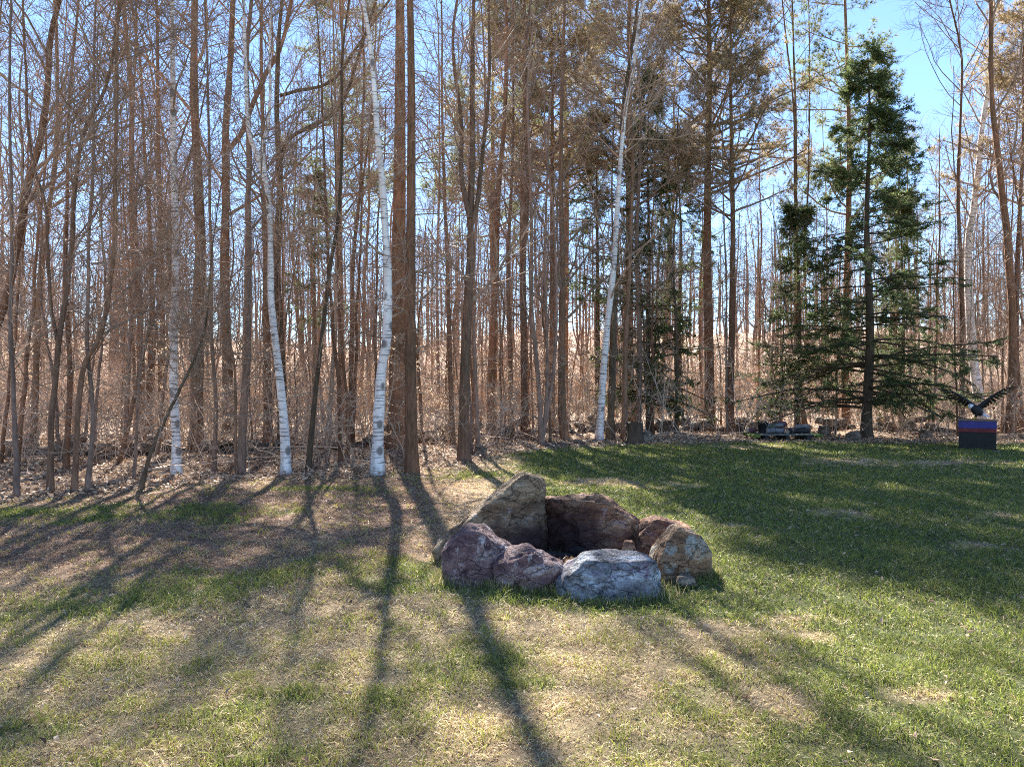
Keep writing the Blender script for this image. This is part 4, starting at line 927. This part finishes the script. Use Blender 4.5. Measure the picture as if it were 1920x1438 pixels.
for s in (-1, 1): part("end_board", box(s * 0.93, 0, 0.17, 0.24, 1.12, 0.1, 0.03), MOSSY, plat)
for s in (-0.62, 0, 0.62): part("runner", box(s, 0, 0.075, 0.12, 1.0, 0.19), BLACKW, plat)
def log(x, y, z, L, r, rz, m, label, tilt=0.0):
    rng = np.random.default_rng(int(x * 977 + z * 313) % 9999); o = empty("firewood_log", (X0 + x, pd + y, plat.location.z + z), rz); o.rotation_euler = (0, tilt, rz)
    k = 10; c = np.zeros((1, 6, 3)); c[0, :, 0] = np.linspace(-L / 2, L / 2, 6); c[0, :, 2] = rng.normal(size=6) * 0.008; R = np.full((1, 6), r) * (1 + 0.08 * rng.normal(size=(1, 6)))
    a = Acc(); a.tube(c, R, k); a.build("bark", m, o)
    for e in (0, -1):
        p = a.v[0].reshape(6, k, 3)[e]; ce = p.mean(0)
        mk("cut_end", np.vstack([ce, p]), np.array([[0, 1 + i, 1 + (i + 1) % k] for i in range(k)]), CUT, o, smooth=False)
    tag(o, label, "log", "firewood on the platform")
CUT = plain("log_cut", (0.34, 0.29, 0.24), 0.8, 0.3, 20)
PURP = plain("reddish_bark", (0.14, 0.065, 0.08), 0.8, 0.4); GREYL = plain("grey_bark", (0.16, 0.16, 0.18), 0.7, 0.5, 14); BLKL = plain("charred_bark", (0.025, 0.025, 0.028), 0.6, 0.5)
for x, y, z, L, r, rz, m, lab in ((-0.28, -0.2, 0.31, 0.55, 0.085, 0.15, GREYL, "grey log lying in the lower row of the taller firewood heap"),
        (-0.22, 0.05, 0.31, 0.5, 0.09, -0.1, BLKL, "charred log behind the grey log of the taller heap"), (-0.25, -0.08, 0.46, 0.55, 0.075, 0.25, GREYL, "grey log on top of the charred one"),
        (-0.05, 0.1, 0.5, 0.42, 0.07, -0.3, PURP, "reddish log crowning the taller firewood heap"), (0.52, -0.15, 0.3, 0.5, 0.075, 0.1, BLKL, "charred log in the lower firewood heap"),
        (0.55, 0.1, 0.31, 0.55, 0.08, -0.15, GREYL, "grey log in the lower firewood heap"), (0.6, -0.02, 0.43, 0.45, 0.06, 0.3, GREYL, "short grey log topping the lower firewood heap"),
        (-0.9, 0.1, 0.3, 0.3, 0.08, 0.5, PURP, "reddish log end resting on the mossy end board"), (0.15, -0.2, 0.29, 0.3, 0.065, 0.9, BLKL, "short charred log between the two firewood heaps")):
    log(x, y, z, L, r, rz, m, lab)
# black bucket on the deck
bk = empty("bucket", (X0 - 0.62, pd - 0.12, plat.location.z + 0.228)); tag(bk, "black bucket standing on the platform beside the taller firewood heap", "bucket")
prof = [(0.115, 0.0), (0.15, 0.3), (0.16, 0.3), (0.16, 0.33), (0.148, 0.33), (0.108, 0.02), (0.0, 0.02)]; k = 24
bv = np.array([[r * math.cos(2 * math.pi * i / k), r * math.sin(2 * math.pi * i / k), z] for r, z in prof for i in range(k)])
bi = np.arange(len(prof) * k).reshape(-1, k); mk("body", bv, np.stack([bi[:-1], np.roll(bi[:-1], -1, 1), np.roll(bi[1:], -1, 1), bi[1:]], -1).reshape(-1, 4), plain("black_plastic", (0.02, 0.021, 0.024), 0.4, 0.2), bk)
t = np.linspace(0, math.pi, 12); hc = np.stack([0.16 * np.cos(t), np.zeros(12) - 0.05 * np.sin(t), 0.31 + 0.12 * np.sin(t)], -1)
a = Acc(); a.tube(hc[None], np.full((1, 12), 0.006), 5); a.build("handle", plain("wire", (0.3, 0.3, 0.32), 0.4), bk)

# ------------------------------------------------------------------ eagle statue on its painted plinth
BLUE = plain("blue_paint", (0.045, 0.04, 0.2), 0.5, 0.25); RED = plain("red_paint", (0.14, 0.02, 0.025), 0.5, 0.3); BLACK = plain("black_paint", (0.012, 0.012, 0.013), 0.5, 0.3)
WHITE = plain("white_paint", (0.72, 0.71, 0.76), 0.5, 0.1); FEATH = plain("dark_feathers", (0.022, 0.02, 0.022), 0.55, 0.5, 20); YEL = plain("yellow_paint", (0.5, 0.34, 0.03), 0.5, 0.2); WOODT = plain("top_board_wood", (0.22, 0.14, 0.09), 0.7)
ed = dist(843); EXx = (1832 - 960) / F * ed
pz = float(ground_z(EXx, ed))
pr = empty("plinth", (EXx, ed, pz), -0.52); tag(pr, "square black plinth with blue and red bands under the eagle", "plinth")
part("lower_body", box(0, 0, 0.215, 0.82, 0.7, 0.47, 0.012), BLACK, pr)
part("red_band", box(0, 0, 0.5, 0.826, 0.706, 0.09, 0.006), RED, pr)
part("blue_band", box(0, 0, 0.645, 0.832, 0.712, 0.19, 0.006), BLUE, pr)
part("white_line", box(0, 0, 0.548, 0.838, 0.718, 0.012, 0.003), RED, pr)
part("top_board", box(0, 0, 0.757, 0.88, 0.76, 0.03, 0.008), WOODT, pr)
part("foot_slab", box(0, 0, -0.02, 0.95, 0.84, 0.06, 0.015), plain("slab", (0.16, 0.16, 0.17)), pr)
et = pz + 0.772
eg = empty("eagle_statue", (EXx - 0.0, ed, et), -0.5); tag(eg, "dark eagle statue with white head and tail, wings raised, on the banded plinth", "statue"); eg.scale = (0.86, 0.86, 0.92)
def loft(pts, radii, k=16, squash=1.0):
    """closed smooth body along pts; squash narrows it sideways (y)"""
    pts = np.array(pts, float); n = len(pts); T = norm(np.gradient(pts, axis=0)); U = np.tile([0, 1.0, 0], (n, 1)); Vv = norm(np.cross(T, U))
    a = np.linspace(0, 2 * math.pi, k, endpoint=False); v = []
    for i in range(n): v += [pts[i] + radii[i] * (Vv[i] * math.cos(q) + U[i] * squash * math.sin(q)) for q in a]
    ix = np.arange(n * k).reshape(n, k); return np.array(v), np.stack([ix[:-1], np.roll(ix[:-1], -1, 1), np.roll(ix[1:], -1, 1), ix[1:]], -1).reshape(-1, 4)
v, f = loft([(0.17, 0, 0.13), (0.13, 0, 0.15), (0.07, 0, 0.19), (0.0, 0, 0.24), (-0.06, 0, 0.3), (-0.1, 0, 0.345), (-0.125, 0, 0.37)], [0.012, 0.07, 0.115, 0.135, 0.125, 0.09, 0.05], 18, 0.9); mk("body", v, f, FEATH, eg)
v, f = loft([(-0.105, 0, 0.345), (-0.135, 0, 0.36), (-0.17, 0, 0.362), (-0.205, 0, 0.352), (-0.225, 0, 0.34)], [0.07, 0.078, 0.074, 0.055, 0.03], 16, 0.85); hd = mk("head", v, f, WHITE, eg)
v, f = loft([(-0.215, 0, 0.343), (-0.245, 0, 0.342), (-0.268, 0, 0.328), (-0.276, 0, 0.305)], [0.03, 0.026, 0.018, 0.004], 10, 0.7); mk("beak", v, f, YEL, hd)
for s in (-1, 1):
    u, fi = ICO[2]; mk("eye", u * 0.011 + np.array([-0.198, s * 0.05, 0.368]), fi, BLACK, hd)
# tail fan
tf = Acc()
for k in range(6):
    a = (k - 2.5) * 0.12; c = np.array([[0.13, 0.01 * (k - 2.5), 0.15 + 0.002 * k], [0.22, 0.03 * (k - 2.5), 0.1 + 0.002 * k], [0.31, 0.045 * (k - 2.5), 0.065 + 0.002 * k]])
    v, f = loft(c, [0.022, 0.03, 0.016], 8, 1.0); tf.add(v, f)
tf.build("tail", WHITE, eg)
def wing(sgn, tipx, tipz, name):
    """arm bone, coverts and separate flight feathers"""
    root = np.array([0.0 + sgn * 0.05, 0.0, 0.36]); tip = np.array([tipx, -0.12, tipz]); mid = root * 0.5 + tip * 0.5 + np.array([0, 0.05, 0.02])
    arm = spline([root, mid, tip], 12); w = Acc()
    v, f = loft(arm, np.linspace(0.05, 0.022, 12), 10, 0.9); w.add(v, f); wo = w.build(name, FEATH, eg)
    for k in range(15):
        t = 0.06 + 0.94 * k / 14; p = arm[min(11, int(t * 11))]; ln = 0.20 + 0.14 * t
        out = norm(norm(tip - root) * (0.15 + 0.95 * t ** 2) + np.array([0, 0.6 * (1 - 0.4 * t), -0.5]))
        c = np.stack([p, p + out * ln * 0.5, p + out * ln]); side = norm(np.cross(out, np.array([0, 0.3, 1.0]))) * 0.05; th = np.array([0, 0, 0.005])
        q = np.array([c[0] - side * .5, c[0] + side * .5, c[1] - side, c[1] + side, c[2] - side * .35, c[2] + side * .35]); q = np.vstack([q + th, q - th])
        fs = np.array([[0, 1, 3, 2], [2, 3, 5, 4], [7, 6, 8, 9], [9, 8, 10, 11], [4, 5, 11, 10], [0, 2, 8, 6], [2, 4, 10, 8], [3, 1, 7, 9], [5, 3, 9, 11], [1, 0, 6, 7]])
        mk("feather", q, fs, FEATH, wo, smooth=False)
wing(-1, -0.70, 0.80, "wing"); wing(1, 0.70, 0.86, "wing")
for s in (-1, 1):
    v, f = loft([(-0.0, s * 0.06, 0.2), (-0.02, s * 0.065, 0.13), (-0.03, s * 0.065, 0.06)], [0.06, 0.045, 0.025], 10); lg = mk("leg", v, f, FEATH, eg)
    for k in range(3):
        a = (k - 1) * 0.6; v, f = loft([(-0.03, s * 0.065, 0.055), (-0.06, s * 0.065 + 0.03 * math.sin(a), 0.03), (-0.1, s * 0.065 + 0.07 * math.sin(a), 0.012), (-0.115, s * 0.065 + 0.08 * math.sin(a), 0.001)], [0.02, 0.018, 0.014, 0.004], 8); mk("claw", v, f, YEL, lg)
